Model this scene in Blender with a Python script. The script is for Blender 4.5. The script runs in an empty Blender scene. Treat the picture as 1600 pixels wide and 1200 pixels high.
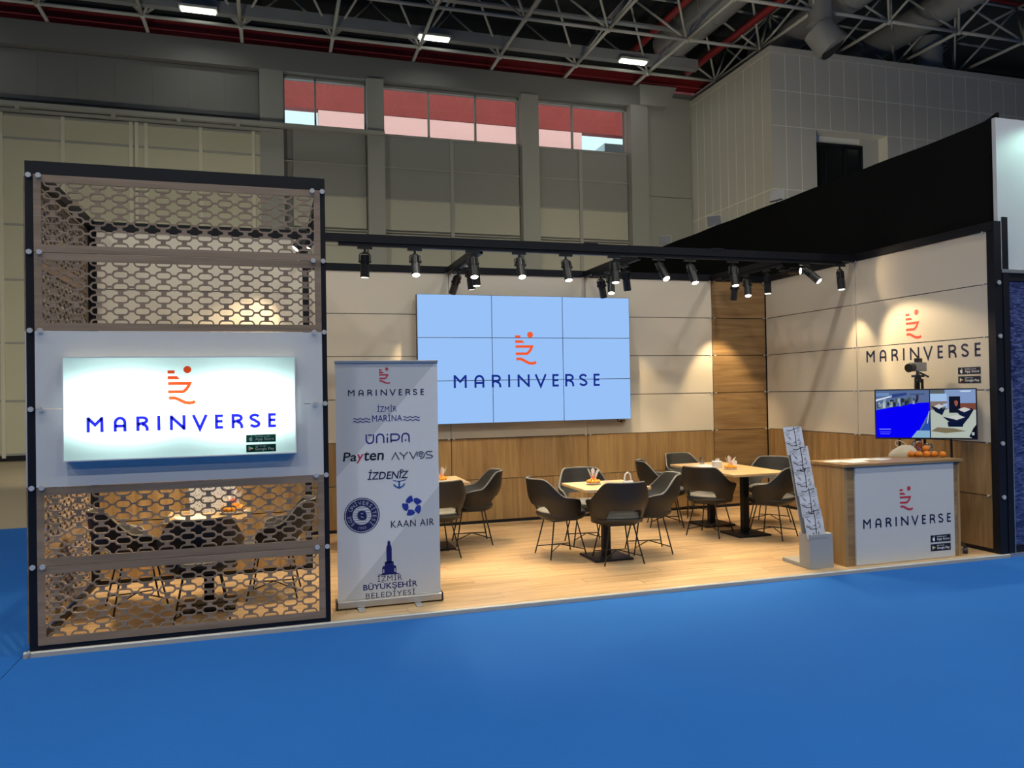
import bpy, bmesh, math, random
from mathutils import Vector, Matrix, Euler
random.seed(7)
SC = bpy.context.scene
COL = SC.collection
PI = math.pi
R = math.radians

# ------------------------------------------------------------------ camera
CAM = Vector((1.6073, -6.0495, 1.7152))
F_PX, YAW, PITCH, ROLL = 1215.54, 0.2973, 0.0102, -0.0172
fw = Vector((math.sin(YAW) * math.cos(PITCH), math.cos(YAW) * math.cos(PITCH), math.sin(PITCH)))
rt0 = Vector((math.cos(YAW), -math.sin(YAW), 0)); up0 = rt0.cross(fw)
rt = rt0 * math.cos(ROLL) + up0 * math.sin(ROLL); up = -rt0 * math.sin(ROLL) + up0 * math.cos(ROLL)
cd = bpy.data.cameras.new('camera'); cam = bpy.data.objects.new('camera', cd); COL.objects.link(cam)
cd.sensor_fit = 'HORIZONTAL'; cd.sensor_width = 36.0; cd.lens = F_PX / 1600 * 36.0
cd.clip_end = 300
mw = Matrix((rt, up, -fw)).transposed().to_4x4(); mw.translation = CAM
cam.matrix_world = mw
SC.camera = cam

# ------------------------------------------------------------------ world, exposure
wd = bpy.data.worlds.new('daylight'); SC.world = wd; wd.use_nodes = True
bg = wd.node_tree.nodes['Background']; bg.inputs[0].default_value = (0.72, 0.90, 0.95, 1); bg.inputs[1].default_value = 1.5
SC.view_settings.view_transform = 'Standard'; SC.view_settings.look = 'None'
SC.view_settings.gamma = 1.0; SC.view_settings.use_curve_mapping = False
SC.view_settings.exposure = 0.0

sd = bpy.data.lights.new('sun', 'SUN'); sd.energy = 7.5; sd.angle = R(0.6); sd.color = (1.0, 0.96, 0.90)      # daylight outside the high windows
so = bpy.data.objects.new('sun', sd); COL.objects.link(so); so.rotation_euler = Vector((0.12, math.cos(R(66)), -math.sin(R(66)))).to_track_quat('-Z', 'Y').to_euler()

# ------------------------------------------------------------------ lamps of the hall (ceiling luminaires get their bodies further down)
HALL_W = 290.0         # watts of one hall luminaire
HALL_COL = (1.0, 0.98, 0.92)
SPOT_W = 160.0         # watts of one stand spotlight
SPOT_COL = (1.0, 0.76, 0.45)
LAMP_X = [-14.3, -7.33, -0.35, 6.64, 13.6, 20.6, 27.6]
LAMP_Y = [18.2, 7.5, -3.0, -11.0, -19.0]
LAMP_K = {18.2: 0.05, 7.5: 0.20, -3.0: 0.95, -11.0: 0.95, -19.0: 0.75}   # dimmer setting of each row
LAMP_Z = 13.0

# ------------------------------------------------------------------ helpers
def link(o, parent=None):
    COL.objects.link(o)
    if parent is not None: o.parent = parent
    return o
def thing(name, label, cat, loc=(0, 0, 0), rz=0.0, group=None):
    o = bpy.data.objects.new(name, None); COL.objects.link(o)
    o.empty_display_size = 0.1
    o.location = loc; o.rotation_euler = (0, 0, rz)
    return tag(o, label, cat, group)
def tag(o, label, cat, group=None):
    o['label'] = label; o['category'] = cat
    if group: o['group'] = group
    return o
def struct(o, label=None):
    o['kind'] = 'structure'
    if label: o['label'] = label
    return o
def sroot(name, label=None, loc=(0, 0, 0)):
    o = bpy.data.objects.new(name, None); COL.objects.link(o); o.location = loc
    return struct(o, label)
def copy_tree(o, parent=None):
    c = o.copy(); COL.objects.link(c); c.parent = parent
    for ch in list(o.children): copy_tree(ch, c)
    return c

class MB:
    def __init__(s): s.v = []; s.f = []; s.c = []
    def add(s, vs, fs):
        b = len(s.v); s.v += [tuple(p) for p in vs]; s.f += [tuple(i + b for i in f) for f in fs]; return s
    def box(s, x0, x1, y0, y1, z0, z1):
        return s.add([(x0, y0, z0), (x1, y0, z0), (x1, y1, z0), (x0, y1, z0), (x0, y0, z1), (x1, y0, z1), (x1, y1, z1), (x0, y1, z1)],
                     [(0, 3, 2, 1), (4, 5, 6, 7), (0, 1, 5, 4), (1, 2, 6, 5), (2, 3, 7, 6), (3, 0, 4, 7)])
    def cyl(s, p, q, r, n=12, r2=None, cap=True):
        p = Vector(p); q = Vector(q); d = (q - p).normalized(); r2 = r if r2 is None else r2
        a = d.orthogonal().normalized(); b = d.cross(a)
        vs = []
        for (c, rr) in ((p, r), (q, r2)):
            for i in range(n):
                t = 2 * PI * i / n; vs.append(c + (a * math.cos(t) + b * math.sin(t)) * rr)
        fs = [(i, (i + 1) % n, n + (i + 1) % n, n + i) for i in range(n)]
        if cap: fs += [tuple(range(n - 1, -1, -1)), tuple(range(n, 2 * n))]
        return s.add(vs, fs)
    def tube(s, pts, r, n=8, closed=False):
        pts = [Vector(p) for p in pts]; N = len(pts); rings = []
        prev = None
        for i in range(N):
            if closed: d = pts[(i + 1) % N] - pts[i - 1]
            else: d = pts[min(i + 1, N - 1)] - pts[max(i - 1, 0)]
            d.normalize()
            a = d.orthogonal().normalized() if prev is None else (prev - d * prev.dot(d)).normalized()
            prev = a; b = d.cross(a); rr = r[i] if isinstance(r, (list, tuple)) else r
            rings.append([pts[i] + (a * math.cos(2 * PI * k / n) + b * math.sin(2 * PI * k / n)) * rr for k in range(n)])
        vs = [p for q in rings for p in q]; fs = []
        for i in range(N if closed else N - 1):
            j = (i + 1) % N
            for k in range(n): fs.append((i * n + k, i * n + (k + 1) % n, j * n + (k + 1) % n, j * n + k))
        if not closed: fs += [tuple(range(n - 1, -1, -1)), tuple(range((N - 1) * n, N * n))]
        return s.add(vs, fs)
    def lathe(s, prof, c=(0, 0, 0), n=24, cap=True):
        c = Vector(c); vs = []; m = len(prof)
        for (r, z) in prof:
            for i in range(n):
                t = 2 * PI * i / n; vs.append((c.x + r * math.cos(t), c.y + r * math.sin(t), c.z + z))
        fs = []
        for j in range(m - 1):
            for i in range(n): fs.append((j * n + i, j * n + (i + 1) % n, (j + 1) * n + (i + 1) % n, (j + 1) * n + i))
        if cap: fs += [tuple(range(n - 1, -1, -1)), tuple(range((m - 1) * n, m * n))]
        return s.add(vs, fs)
    def sphere(s, c, r, n=12, m=8, sz=1.0):
        prof = [(max(1e-4, r * math.sin(PI * j / m)), -r * sz * math.cos(PI * j / m)) for j in range(m + 1)]
        return s.lathe(prof, c, n)
    def prism(s, poly, y0, y1):
        """polygon in (x, z), extruded along y"""
        n = len(poly)
        vs = [(x, y0, z) for x, z in poly] + [(x, y1, z) for x, z in poly]
        fs = [tuple(range(n)), tuple(range(2 * n - 1, n - 1, -1))] + [(i, n + i, n + (i + 1) % n, (i + 1) % n) for i in range(n)]
        return s.add(vs, fs)
    def flat(s, poly, y=0.0):
        """flat print polygon in (x, z) facing -y"""
        return s.add([(x, y, z) for x, z in poly], [tuple(range(len(poly)))])
    def stroke(s, pts, w, y=0.0, closed=False):
        """mitred flat ribbon in (x, z)"""
        P = [Vector(p) for p in pts]; N = len(P); L = []; Q = []
        for i in range(N):
            a = P[i] - P[i - 1] if (i > 0 or closed) else P[1] - P[0]
            b = P[(i + 1) % N] - P[i] if (i < N - 1 or closed) else P[-1] - P[-2]
            a.normalize(); b.normalize(); na = Vector((-a.y, a.x)); nb = Vector((-b.y, b.x))
            m = na + nb
            if m.length < 1e-5: m = na
            m.normalize(); k = w / 2 / max(0.35, m.dot(na)); L.append(P[i] + m * k); Q.append(P[i] - m * k)
        vs = [(p.x, y, p.y) for p in L] + [(p.x, y, p.y) for p in Q]
        fs = [(i, N + i, N + (i + 1) % N, (i + 1) % N) for i in range(N if closed else N - 1)]
        return s.add(vs, fs)
    def ring2(s, cx, cz, r0, r1, y=0.0, n=40):
        return s.stroke([(cx + (r0 + r1) / 2 * math.cos(2 * PI * i / n), cz + (r0 + r1) / 2 * math.sin(2 * PI * i / n)) for i in range(n)], r1 - r0, y, True)
    def disc2(s, cx, cz, r, y=0.0, n=32, sx=1.0):
        return s.flat([(cx + sx * r * math.cos(2 * PI * i / n), cz + r * math.sin(2 * PI * i / n)) for i in range(n)], y)
    def tf(s, M):
        s.v = [tuple(M @ Vector(p)) for p in s.v]; return s
    def mesh(s, name, mat, smooth=False):
        me = bpy.data.meshes.new(name); me.from_pydata(s.v, [], s.f); me.update()
        if mat is not None: me.materials.append(mat)
        if smooth:
            for p in me.polygons: p.use_smooth = True
        return me
    def build(s, name, mat, parent=None, loc=(0, 0, 0), rz=0.0, smooth=False, bevel=0.0, seg=2):
        o = bpy.data.objects.new(name, s.mesh(name, mat, smooth)); link(o, parent)
        o.location = loc; o.rotation_euler = (0, 0, rz)
        if smooth:
            o.data.set_sharp_from_angle(angle=R(40))
        if bevel:
            b = o.modifiers.new('bevel', 'BEVEL'); b.width = bevel; b.segments = seg; b.limit_method = 'ANGLE'
        return o

# ------------------------------------------------------------------ materials
MATS = {}
def nodes(name):
    m = bpy.data.materials.new(name); m.use_nodes = True; nt = m.node_tree
    return m, nt, nt.nodes['Principled BSDF']
def mat(name, col, rough=0.5, metal=0.0, spec=0.5, var=0.0, vscale=8.0, bump=0.0, bscale=200.0, alpha=None):
    m, nt, b = nodes(name)
    b.inputs['Base Color'].default_value = (*col, 1); b.inputs['Roughness'].default_value = rough
    b.inputs['Metallic'].default_value = metal; b.inputs['Specular IOR Level'].default_value = spec
    tc = nt.nodes.new('ShaderNodeTexCoord')
    if var:
        n = nt.nodes.new('ShaderNodeTexNoise'); n.inputs['Scale'].default_value = vscale; n.inputs['Detail'].default_value = 4
        nt.links.new(tc.outputs['Object'], n.inputs['Vector'])
        mx = nt.nodes.new('ShaderNodeMixRGB'); mx.inputs[1].default_value = (*[c * (1 - var) for c in col], 1); mx.inputs[2].default_value = (*[min(1, c * (1 + var)) for c in col], 1)
        nt.links.new(n.outputs['Fac'], mx.inputs[0]); nt.links.new(mx.outputs[0], b.inputs['Base Color'])
    if bump:
        n2 = nt.nodes.new('ShaderNodeTexNoise'); n2.inputs['Scale'].default_value = bscale; n2.inputs['Detail'].default_value = 3
        nt.links.new(tc.outputs['Object'], n2.inputs['Vector'])
        bp = nt.nodes.new('ShaderNodeBump'); bp.inputs['Strength'].default_value = bump; bp.inputs['Distance'].default_value = 0.01
        nt.links.new(n2.outputs['Fac'], bp.inputs['Height']); nt.links.new(bp.outputs[0], b.inputs['Normal'])
    MATS[name] = m; return m
def wood(name, dark, light, axis, rough=0.45, scale=1.0, objvar=0.12, stretch=14.0):
    m, nt, b = nodes(name); L = nt.links.new
    tc = nt.nodes.new('ShaderNodeTexCoord'); oi = nt.nodes.new('ShaderNodeObjectInfo')
    off = nt.nodes.new('ShaderNodeVectorMath'); off.operation = 'SCALE'; off.inputs[0].default_value = (13.1, 7.7, 21.3)
    L(oi.outputs['Random'], off.inputs['Scale'])
    ad = nt.nodes.new('ShaderNodeVectorMath'); ad.operation = 'ADD'; L(tc.outputs['Object'], ad.inputs[0]); L(off.outputs[0], ad.inputs[1])
    mp = nt.nodes.new('ShaderNodeMapping'); sc = [stretch * scale] * 3; sc['XYZ'.index(axis)] = 0.9 * scale
    mp.inputs['Scale'].default_value = sc; L(ad.outputs[0], mp.inputs['Vector'])
    n = nt.nodes.new('ShaderNodeTexNoise'); n.inputs['Scale'].default_value = 1.0; n.inputs['Detail'].default_value = 8; n.inputs['Roughness'].default_value = 0.62; n.inputs['Distortion'].default_value = 0.6
    L(mp.outputs[0], n.inputs['Vector'])
    cr = nt.nodes.new('ShaderNodeValToRGB'); e = cr.color_ramp.elements
    e[0].position = 0.30; e[0].color = (*dark, 1); e[1].position = 0.66; e[1].color = (*light, 1)
    L(n.outputs['Fac'], cr.inputs[0])
    mr = nt.nodes.new('ShaderNodeMapRange'); mr.inputs['To Min'].default_value = 1 - objvar; mr.inputs['To Max'].default_value = 1 + objvar
    L(oi.outputs['Random'], mr.inputs['Value'])
    hs = nt.nodes.new('ShaderNodeHueSaturation'); L(mr.outputs[0], hs.inputs['Value']); L(cr.outputs[0], hs.inputs['Color'])
    L(hs.outputs[0], b.inputs['Base Color']); b.inputs['Roughness'].default_value = rough
    bp = nt.nodes.new('ShaderNodeBump'); bp.inputs['Strength'].default_value = 0.08; bp.inputs['Distance'].default_value = 0.004
    L(n.outputs['Fac'], bp.inputs['Height']); L(bp.outputs[0], b.inputs['Normal'])
    MATS[name] = m; return m
def emit(name, col, strength=1.0):
    m = bpy.data.materials.new(name); m.use_nodes = True; nt = m.node_tree
    nt.nodes.remove(nt.nodes['Principled BSDF'])
    e = nt.nodes.new('ShaderNodeEmission'); e.inputs[0].default_value = (*col, 1); e.inputs[1].default_value = strength
    nt.links.new(e.outputs[0], nt.nodes['Material Output'].inputs[0]); MATS[name] = m; return m
def clear(name, col=(1, 1, 1), gloss=0.12, tint=0.9, rough=0.05):
    m = bpy.data.materials.new(name); m.use_nodes = True; nt = m.node_tree
    nt.nodes.remove(nt.nodes['Principled BSDF'])
    t = nt.nodes.new('ShaderNodeBsdfTransparent'); t.inputs[0].default_value = (*[c * tint for c in col], 1)
    g = nt.nodes.new('ShaderNodeBsdfGlossy'); g.inputs['Roughness'].default_value = rough
    mx = nt.nodes.new('ShaderNodeMixShader'); mx.inputs[0].default_value = gloss
    nt.links.new(t.outputs[0], mx.inputs[1]); nt.links.new(g.outputs[0], mx.inputs[2])
    nt.links.new(mx.outputs[0], nt.nodes['Material Output'].inputs[0]); MATS[name] = m; return m
def translucent(name, col, mixd=0.35):
    m = bpy.data.materials.new(name); m.use_nodes = True; nt = m.node_tree
    nt.nodes.remove(nt.nodes['Principled BSDF'])
    t = nt.nodes.new('ShaderNodeBsdfTranslucent'); t.inputs[0].default_value = (*col, 1)
    d = nt.nodes.new('ShaderNodeBsdfDiffuse'); d.inputs[0].default_value = (*col, 1)
    mx = nt.nodes.new('ShaderNodeMixShader'); mx.inputs[0].default_value = mixd
    nt.links.new(t.outputs[0], mx.inputs[1]); nt.links.new(d.outputs[0], mx.inputs[2])
    nt.links.new(mx.outputs[0], nt.nodes['Material Output'].inputs[0]); MATS[name] = m; return m
def vcol_emit(name, strength=1.0):
    m = bpy.data.materials.new(name); m.use_nodes = True; nt = m.node_tree
    nt.nodes.remove(nt.nodes['Principled BSDF'])
    a = nt.nodes.new('ShaderNodeVertexColor'); a.layer_name = 'Col'
    e = nt.nodes.new('ShaderNodeEmission'); e.inputs[1].default_value = strength
    nt.links.new(a.outputs[0], e.inputs[0]); nt.links.new(e.outputs[0], nt.nodes['Material Output'].inputs[0]); return m
def srgb(r, g, b):
    f = lambda c: (c / 255 / 12.92) if c / 255 <= 0.04045 else ((c / 255 + 0.055) / 1.055) ** 2.4
    return (f(r), f(g), f(b))

M_black = mat('black_metal', (0.006, 0.0065, 0.010), 0.45, spec=0.3)
M_blackplastic = mat('black_plastic', (0.012, 0.012, 0.012), 0.35)
M_lattice = wood('brown_lattice_board', (0.165, 0.115, 0.075), (0.290, 0.210, 0.145), 'X', 0.5, objvar=0.04)
M_white = mat('white_panel', (0.56, 0.57, 0.57), 0.5, var=0.02)
M_whitelit = mat('white_panel_warm_lit', (0.67, 0.605, 0.48), 0.5, var=0.02, vscale=2)  # white panels, with the warm lamp light put into their colour
M_oakv = wood('oak_panel_vertical', (0.215, 0.122, 0.045), (0.40, 0.255, 0.110), 'Z', 0.42, objvar=0.05)
M_oakh = wood('oak_panel_horizontal', (0.18, 0.100, 0.038), (0.36, 0.225, 0.095), 'X', 0.42, objvar=0.05)
M_floor = wood('oak_floor', (0.32, 0.205, 0.098), (0.60, 0.425, 0.240), 'X', 0.38, objvar=0.07, stretch=11)
M_table = wood('oak_tabletop', (0.42, 0.27, 0.12), (0.62, 0.43, 0.215), 'X', 0.4, objvar=0.03)
M_leather = mat('charcoal_leather', (0.011, 0.010, 0.009), 0.48, bump=0.05, bscale=350)
M_leatherlit = mat('charcoal_leather_lit', (0.048, 0.047, 0.043), 0.45, bump=0.04, bscale=350)  # same leather, lighter to paint in the light on the inside
M_cushionlit = mat('cushion_lit_grey', (0.17, 0.168, 0.155), 0.5, bump=0.04, bscale=350)  # the lit look of the seat is put into this lighter grey
M_rimlit = mat('lit_rim_grey', (0.20, 0.195, 0.175), 0.5)  # paints the bright lit top edge of the shell
M_rod = mat('black_rod', (0.012, 0.009, 0.008), 0.35)
M_chrome = mat('chrome', (0.60, 0.60, 0.60), 0.3, 0.35)
M_alu = mat('brushed_aluminium', (0.55, 0.56, 0.56), 0.38, 0.85)
M_alud = mat('dull_aluminium', (0.40, 0.40, 0.38), 0.5, 0.3)
M_bezel = mat('screen_bezel', (0.02, 0.022, 0.03), 0.3)
M_fabric = mat('black_fabric', (0.0045, 0.0047, 0.0045), 0.95, spec=0.1, var=0.3, vscale=1.5)
M_halll = mat('hall_panel_light', (0.36, 0.35, 0.29), 0.6, var=0.04, vscale=0.4)
M_hallg = mat('hall_panel_grey', (0.20, 0.20, 0.187), 0.6, var=0.04, vscale=0.4)
M_halld = mat('hall_wall_grey', (0.155, 0.155, 0.145), 0.65, var=0.05, vscale=0.3)
M_hallframe = mat('hall_frame_grey', (0.26, 0.26, 0.24), 0.5)
M_hallbeige = mat('hall_door_beige', (0.44, 0.42, 0.31), 0.5, var=0.05, vscale=0.5)
M_doorframe = mat('door_frame_beige', (0.52, 0.50, 0.40), 0.5)
M_roof = mat('roof_deck_dark', (0.020, 0.021, 0.021), 0.8)
M_steel = mat('space_frame_grey', (0.42, 0.42, 0.39), 0.5)
M_duct = mat('galvanised_duct', (0.30, 0.31, 0.31), 0.4, 0.3, var=0.1, vscale=2)
M_red = mat('dark_red_paint', (0.22, 0.012, 0.015), 0.5)
M_boxp = mat('cladding_grey', (0.46, 0.45, 0.41), 0.5, var=0.03, vscale=0.6)
M_boxj = mat('cladding_joint', (0.74, 0.73, 0.66), 0.5)
M_concrete = mat('beige_concrete', (0.36, 0.29, 0.19), 0.5, var=0.08, vscale=0.8)
M_carpet = mat('blue_carpet', (0.014, 0.112, 0.39), 0.9, spec=0.15, var=0.07, vscale=1.3, bump=0.25, bscale=260)
M_glass = clear('window_glass', (0.92, 0.97, 0.97), 0.06, 0.95)
M_darkglass = mat('dark_window_glass', (0.012, 0.014, 0.014), 0.08)
M_redout = mat('red_canopy', (0.30, 0.035, 0.03), 0.7, var=0.2, vscale=1)
M_pinkout = mat('pink_facade', (0.95, 0.55, 0.53), 0.7, var=0.04, vscale=0.8)
M_whiteout = mat('pale_facade', (0.60, 0.72, 0.75), 0.7)
M_orange_em = mat('emblem_red', srgb(226, 74, 48), 0.5)
M_redprint = mat('print_red', srgb(190, 50, 62), 0.5)
M_navy = mat('print_navy', srgb(22, 26, 62), 0.5)
M_navyb = mat('print_blue', srgb(26, 30, 120), 0.5)
M_mid = mat('print_mid_blue', srgb(40, 90, 165), 0.5)
M_grey = mat('print_grey', srgb(80, 88, 100), 0.5)
M_dark = mat('print_black', srgb(16, 18, 30), 0.5)
M_badge = mat('badge_black', srgb(18, 18, 30), 0.4)
M_badgew = mat('badge_white', srgb(225, 228, 232), 0.5)
M_lens = emit('lamp_lens', (1.0, 0.86, 0.66), 14.0)
M_tube = emit('hall_tube', (0.95, 1.0, 0.88), 7.0)
M_paper = mat('white_paper', (0.75, 0.74, 0.71), 0.6)
M_orange = mat('mandarin_peel', (0.80, 0.24, 0.018), 0.38, bump=0.25, bscale=160, var=0.12, vscale=20)
M_orangeplate = mat('orange_candy', (0.90, 0.36, 0.03), 0.35, var=0.2, vscale=30)
M_redcandy = mat('red_candy', (0.75, 0.10, 0.03), 0.35)
M_cello = mat('cellophane', (.88, .82, .76), .25); M_cello.node_tree.nodes['Principled BSDF'].inputs['Alpha'].default_value = .5
M_acrylic = clear('clear_plastic', (0.97, 0.98, 1), 0.2, 0.93, 0.08)
M_pocket = clear('pocket_plastic', (1, 1, 1), 0.035, 0.985, 0.1)
M_cloth = mat('cream_cloth', (0.66, 0.58, 0.42), 0.85, var=0.05, vscale=12)
M_green = mat('leaf_green', (0.05, 0.14, 0.02), 0.5)
M_standgrey = mat('grey_stand_metal', (0.33, 0.35, 0.36), 0.42)
M_leaflet = mat('leaflet_print', srgb(196, 200, 212), 0.35)
M_ink = mat('leaflet_ink', srgb(40, 40, 58), 0.5)

# ------------------------------------------------------------------ text
_tc = {}
def glyphs(s, bold=0.0, shear=0.0, spacing=1.0):
    k = (s, bold, shear, spacing)
    if k in _tc: return _tc[k]
    cu = bpy.data.curves.new('txt', 'FONT'); cu.body = s; cu.size = 1.0; cu.offset = bold; cu.shear = shear; cu.space_character = spacing
    cu.resolution_u = 3
    o = bpy.data.objects.new('txt', cu); COL.objects.link(o)
    dg = bpy.context.evaluated_depsgraph_get()
    me = bpy.data.meshes.new_from_object(o.evaluated_get(dg))
    vs = [(v.co.x, v.co.y) for v in me.vertices]; fs = [tuple(p.vertices) for p in me.polygons]
    bpy.data.objects.remove(o); bpy.data.curves.remove(cu); bpy.data.meshes.remove(me)
    _tc[k] = (vs, fs); return _tc[k]
def text(mb, s, x0, x1, z0, z1, y=0.0, bold=0.0, shear=0.0, spacing=1.0):
    """lettering fitted into the rectangle x0..x1, z0..z1 (print plane facing -y)"""
    vs, fs = glyphs(s, bold, shear, spacing)
    if not vs: return mb
    ax = min(v[0] for v in vs); bx = max(v[0] for v in vs); az = min(v[1] for v in vs); bz = max(v[1] for v in vs)
    sx = (x1 - x0) / (bx - ax); sz = (z1 - z0) / (bz - az)
    mb.add([(x0 + (v[0] - ax) * sx, y, z0 + (v[1] - az) * sz) for v in vs], fs); return mb
def arc_text(s, cx, cz, r, h, a0, a1, y, bold, mt, par, flip=False):
    n = len(s)
    for i, ch in enumerate(s):
        if ch == ' ': continue
        a = a0 + (a1 - a0) * (i / max(1, n - 1)); vs, fs = glyphs(ch, bold)
        ax = min(v[0] for v in vs); bx = max(v[0] for v in vs); k = h / 0.73
        rot = (a - PI / 2) if not flip else (a + PI / 2)
        c, sn = math.cos(rot), math.sin(rot); px, pz = cx + r * math.cos(a), cz + r * math.sin(a)
        out = []
        for v in vs:
            u, w = (v[0] - (ax + bx) / 2) * k, v[1] * k - h / 2
            out.append((px + u * c - w * sn, y, pz + u * sn + w * c))
        MB().add(out, fs).build('seal_letter', mt, par)
def arc(cx, cz, r, a0, a1, n=10, sx=1.0):
    return [(cx + r * sx * math.cos(R(a0 + (a1 - a0) * i / n)), cz + r * math.sin(R(a0 + (a1 - a0) * i / n))) for i in range(n + 1)]
# geometric caps used by the MARINVERSE wordmark: unit height, list of (left, strokes)
def wordmark(par, mt, x0, x1, z0, h, y=0.0, w=0.165, Mtx=None):
    sx = (x1 - x0) / 12.0; glyph = {}
    def S(left, pts): glyph.setdefault(left, MB()).stroke([(x0 + (left + p[0]) * sx, z0 + p[1] * h) for p in pts], w * h, y)
    t = w / 2; T = 1 - t
    M = lambda l: (S(l, [(t, 0), (t, 1)]), S(l, [(1.02 - t, 0), (1.02 - t, 1)]), S(l, [(t, T + .02), (.51, .48), (1.02 - t, T + .02)]))
    def A(l):
        S(l, [(t, 0), (t, .55)] + [(0.395 + (0.395 - t) * math.cos(R(a)), .57 + (.43 - t) * math.sin(R(a))) for a in range(180, -1, -15)] + [(.79 - t, .55), (.79 - t, 0)])
        S(l, [(t, .37), (.79 - t, .37)])
    def Rr(l):
        S(l, [(t, 0), (t, T), (.38, T)] + [(.38 + .27 * math.cos(R(a)), .715 + (.285 - t) * math.sin(R(a))) for a in range(80, -91, -17)] + [(t, .43)])
        S(l, [(.36, .45), (.56, .38), (.655, .24), (.685, 0)])
    def E(l):
        S(l, [(.53, T), (t, T), (t, t), (.53, t)]); S(l, [(t, .52), (.50, .52)])
    def Ss(l):
        S(l, [(.61 - .01, .78)] + [(.34 + .265 * math.cos(R(a)), .735 + (.265 - t) * math.sin(R(a))) for a in range(40, 231, 19)] + [(.34, .525)] +
          [(.35 + .27 * math.cos(R(a)), .27 + (.27 - t) * math.sin(R(a))) for a in range(55, -146, -20)] + [(.07, .23)])
    M(0); A(1.62); Rr(3.0); S(4.31, [(.09, 0), (.09, 1)])
    S(5.08, [(t, 0), (t, 1)]); S(5.08, [(1 - t, 0), (1 - t, 1)]); S(5.08, [(t, T), (1 - t, t)])
    S(6.53, [(.04, 1), (.46, .03), (.88, 1)]); E(7.96); Rr(9.04); Ss(10.24); E(11.47)
    for g in glyph.values():
        if Mtx is not None: g.tf(Mtx)
        g.build('letter', mt, par)
def emblem(mb, x0, z0, h, y=0.0):
    w = 0.667 * h
    P = lambda u, v: (x0 + u / 150 * w, z0 + (229 - v) / 229 * h)
    mb.disc2(*P(106, 22), 0.093 * h, y)
    mb.flat([P(0, 26), P(38, 26), P(38, 44), P(0, 44)][::-1], y)
    mb.flat([P(0, 60), P(50, 60), P(66, 78), P(0, 78)][::-1], y)
    mb.stroke([P(2, 103), P(118, 103), P(112, 118), P(100, 136), P(88, 148), P(78, 152), P(2, 152)], 0.080 * h, y)
    mb.stroke([P(6, 190), P(20, 187), P(38, 188), P(56, 196), P(74, 206), P(92, 215), P(112, 219), P(132, 217), P(146, 209)], 0.083 * h, y)
def badges(parent, x0, x1, zt, h, gap, y, ms=(None, None), M=None):
    """the two shop badges; returns nothing, adds parts under parent"""
    mb_d, mb_w = (ms[0] or M_badge), (ms[1] or M_badgew)
    w = x1 - x0
    for k, (small, big, wfr) in enumerate((('Available on the', 'App Store', .80), ('GET IT ON', 'Google Play', .58))):
        z1 = zt - k * (h + gap); z0 = z1 - h
        a = MB(); a.flat([(x0, z0), (x1, z0), (x1, z1), (x0, z1)], y)
        b = MB(); yy = y - 0.0012
        text(b, small, x0 + .30 * w, x0 + (.30 + .62 * wfr) * w, z0 + .68 * h, z0 + .84 * h, yy, bold=.012)
        text(b, big, x0 + .30 * w, x0 + .94 * w, z0 + .14 * h, z0 + .60 * h, yy, bold=.014)
        if k == 0:   # fruit with a bite and a leaf
            cx, cz, r = x0 + .16 * w, z0 + .45 * h, .26 * h
            b.flat([(cx + r * 1.0 * (math.cos(t) * (1 - .10 * math.sin(t) ** 2)) if not (-.55 < t < .75) else cx + r * .62 * math.cos(t) + .02 * r, cz + r * 1.05 * math.sin(t) - (.16 * r if abs(t - PI / 2) < .3 or abs(t + PI / 2) < .3 else 0)) for t in [(-PI + 2 * PI * i / 28) for i in range(28)]], yy)
            b.flat([(cx, cz + 1.15 * r), (cx + .12 * r, cz + 1.2 * r), (cx + .5 * r, cz + 1.55 * r), (cx + .45 * r, cz + 1.85 * r), (cx + .1 * r, cz + 1.6 * r)], yy)
            p = None
        else:
            b.flat([(x0 + .08 * w, z0 + .2 * h), (x0 + .14 * w, z0 + .5 * h), (x0 + .08 * w, z0 + .8 * h)], yy)
            p = [MB().flat([(x0 + .085 * w, z0 + .18 * h), (x0 + .19 * w, z0 + .42 * h), (x0 + .14 * w, z0 + .5 * h)], yy - .0006), MB().flat([(x0 + .14 * w, z0 + .5 * h), (x0 + .19 * w, z0 + .41 * h), (x0 + .235 * w, z0 + .5 * h), (x0 + .19 * w, z0 + .59 * h)], yy - .0006), MB().flat([(x0 + .14 * w, z0 + .5 * h), (x0 + .19 * w, z0 + .58 * h), (x0 + .085 * w, z0 + .82 * h)], yy - .0006)]
        for q in (a, b) + (tuple(p) if p else ()):
            if M is not None: q.tf(M)
        bo = a.build('shop_badge', mb_d, parent)
        b.build('badge_lettering', mb_w, bo)
        if p:
            for q, c in zip(p, ((.75, .10, .10), (.80, .75, .10), (.15, .55, .25))):
                q.build('badge_symbol', mat('badge_symbol', c, .5), bo)

W, D, RH, Z0 = 8.564, 3.832, 0.5393, 0.035
TOPZ = Z0 + 6 * RH                     # 3.271, underside of the top beams
KY = 1.96                              # grid line of the inner wall and the front truss

# =================================================================== HALL
# floor, carpet
fl = MB().box(-30, 45, -30, 20, -0.30, -0.041).build('floor', M_concrete); struct(fl, 'beige concrete hall floor at the far left')
carp = sroot('floor_carpet', 'bright blue exhibition carpet in front of the stand')
for (x0, x1, y0, y1) in ((-30, -0.062, -30, 3.90), (-30, -0.062, 3.906, 6.15), (-0.056, 45, -30, -0.004), (-0.056, 45, -0.002, 6.15)):
    MB().box(x0, x1, y0, y1, -0.041, -0.035).build('carpet_strip', M_carpet, carp)
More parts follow.
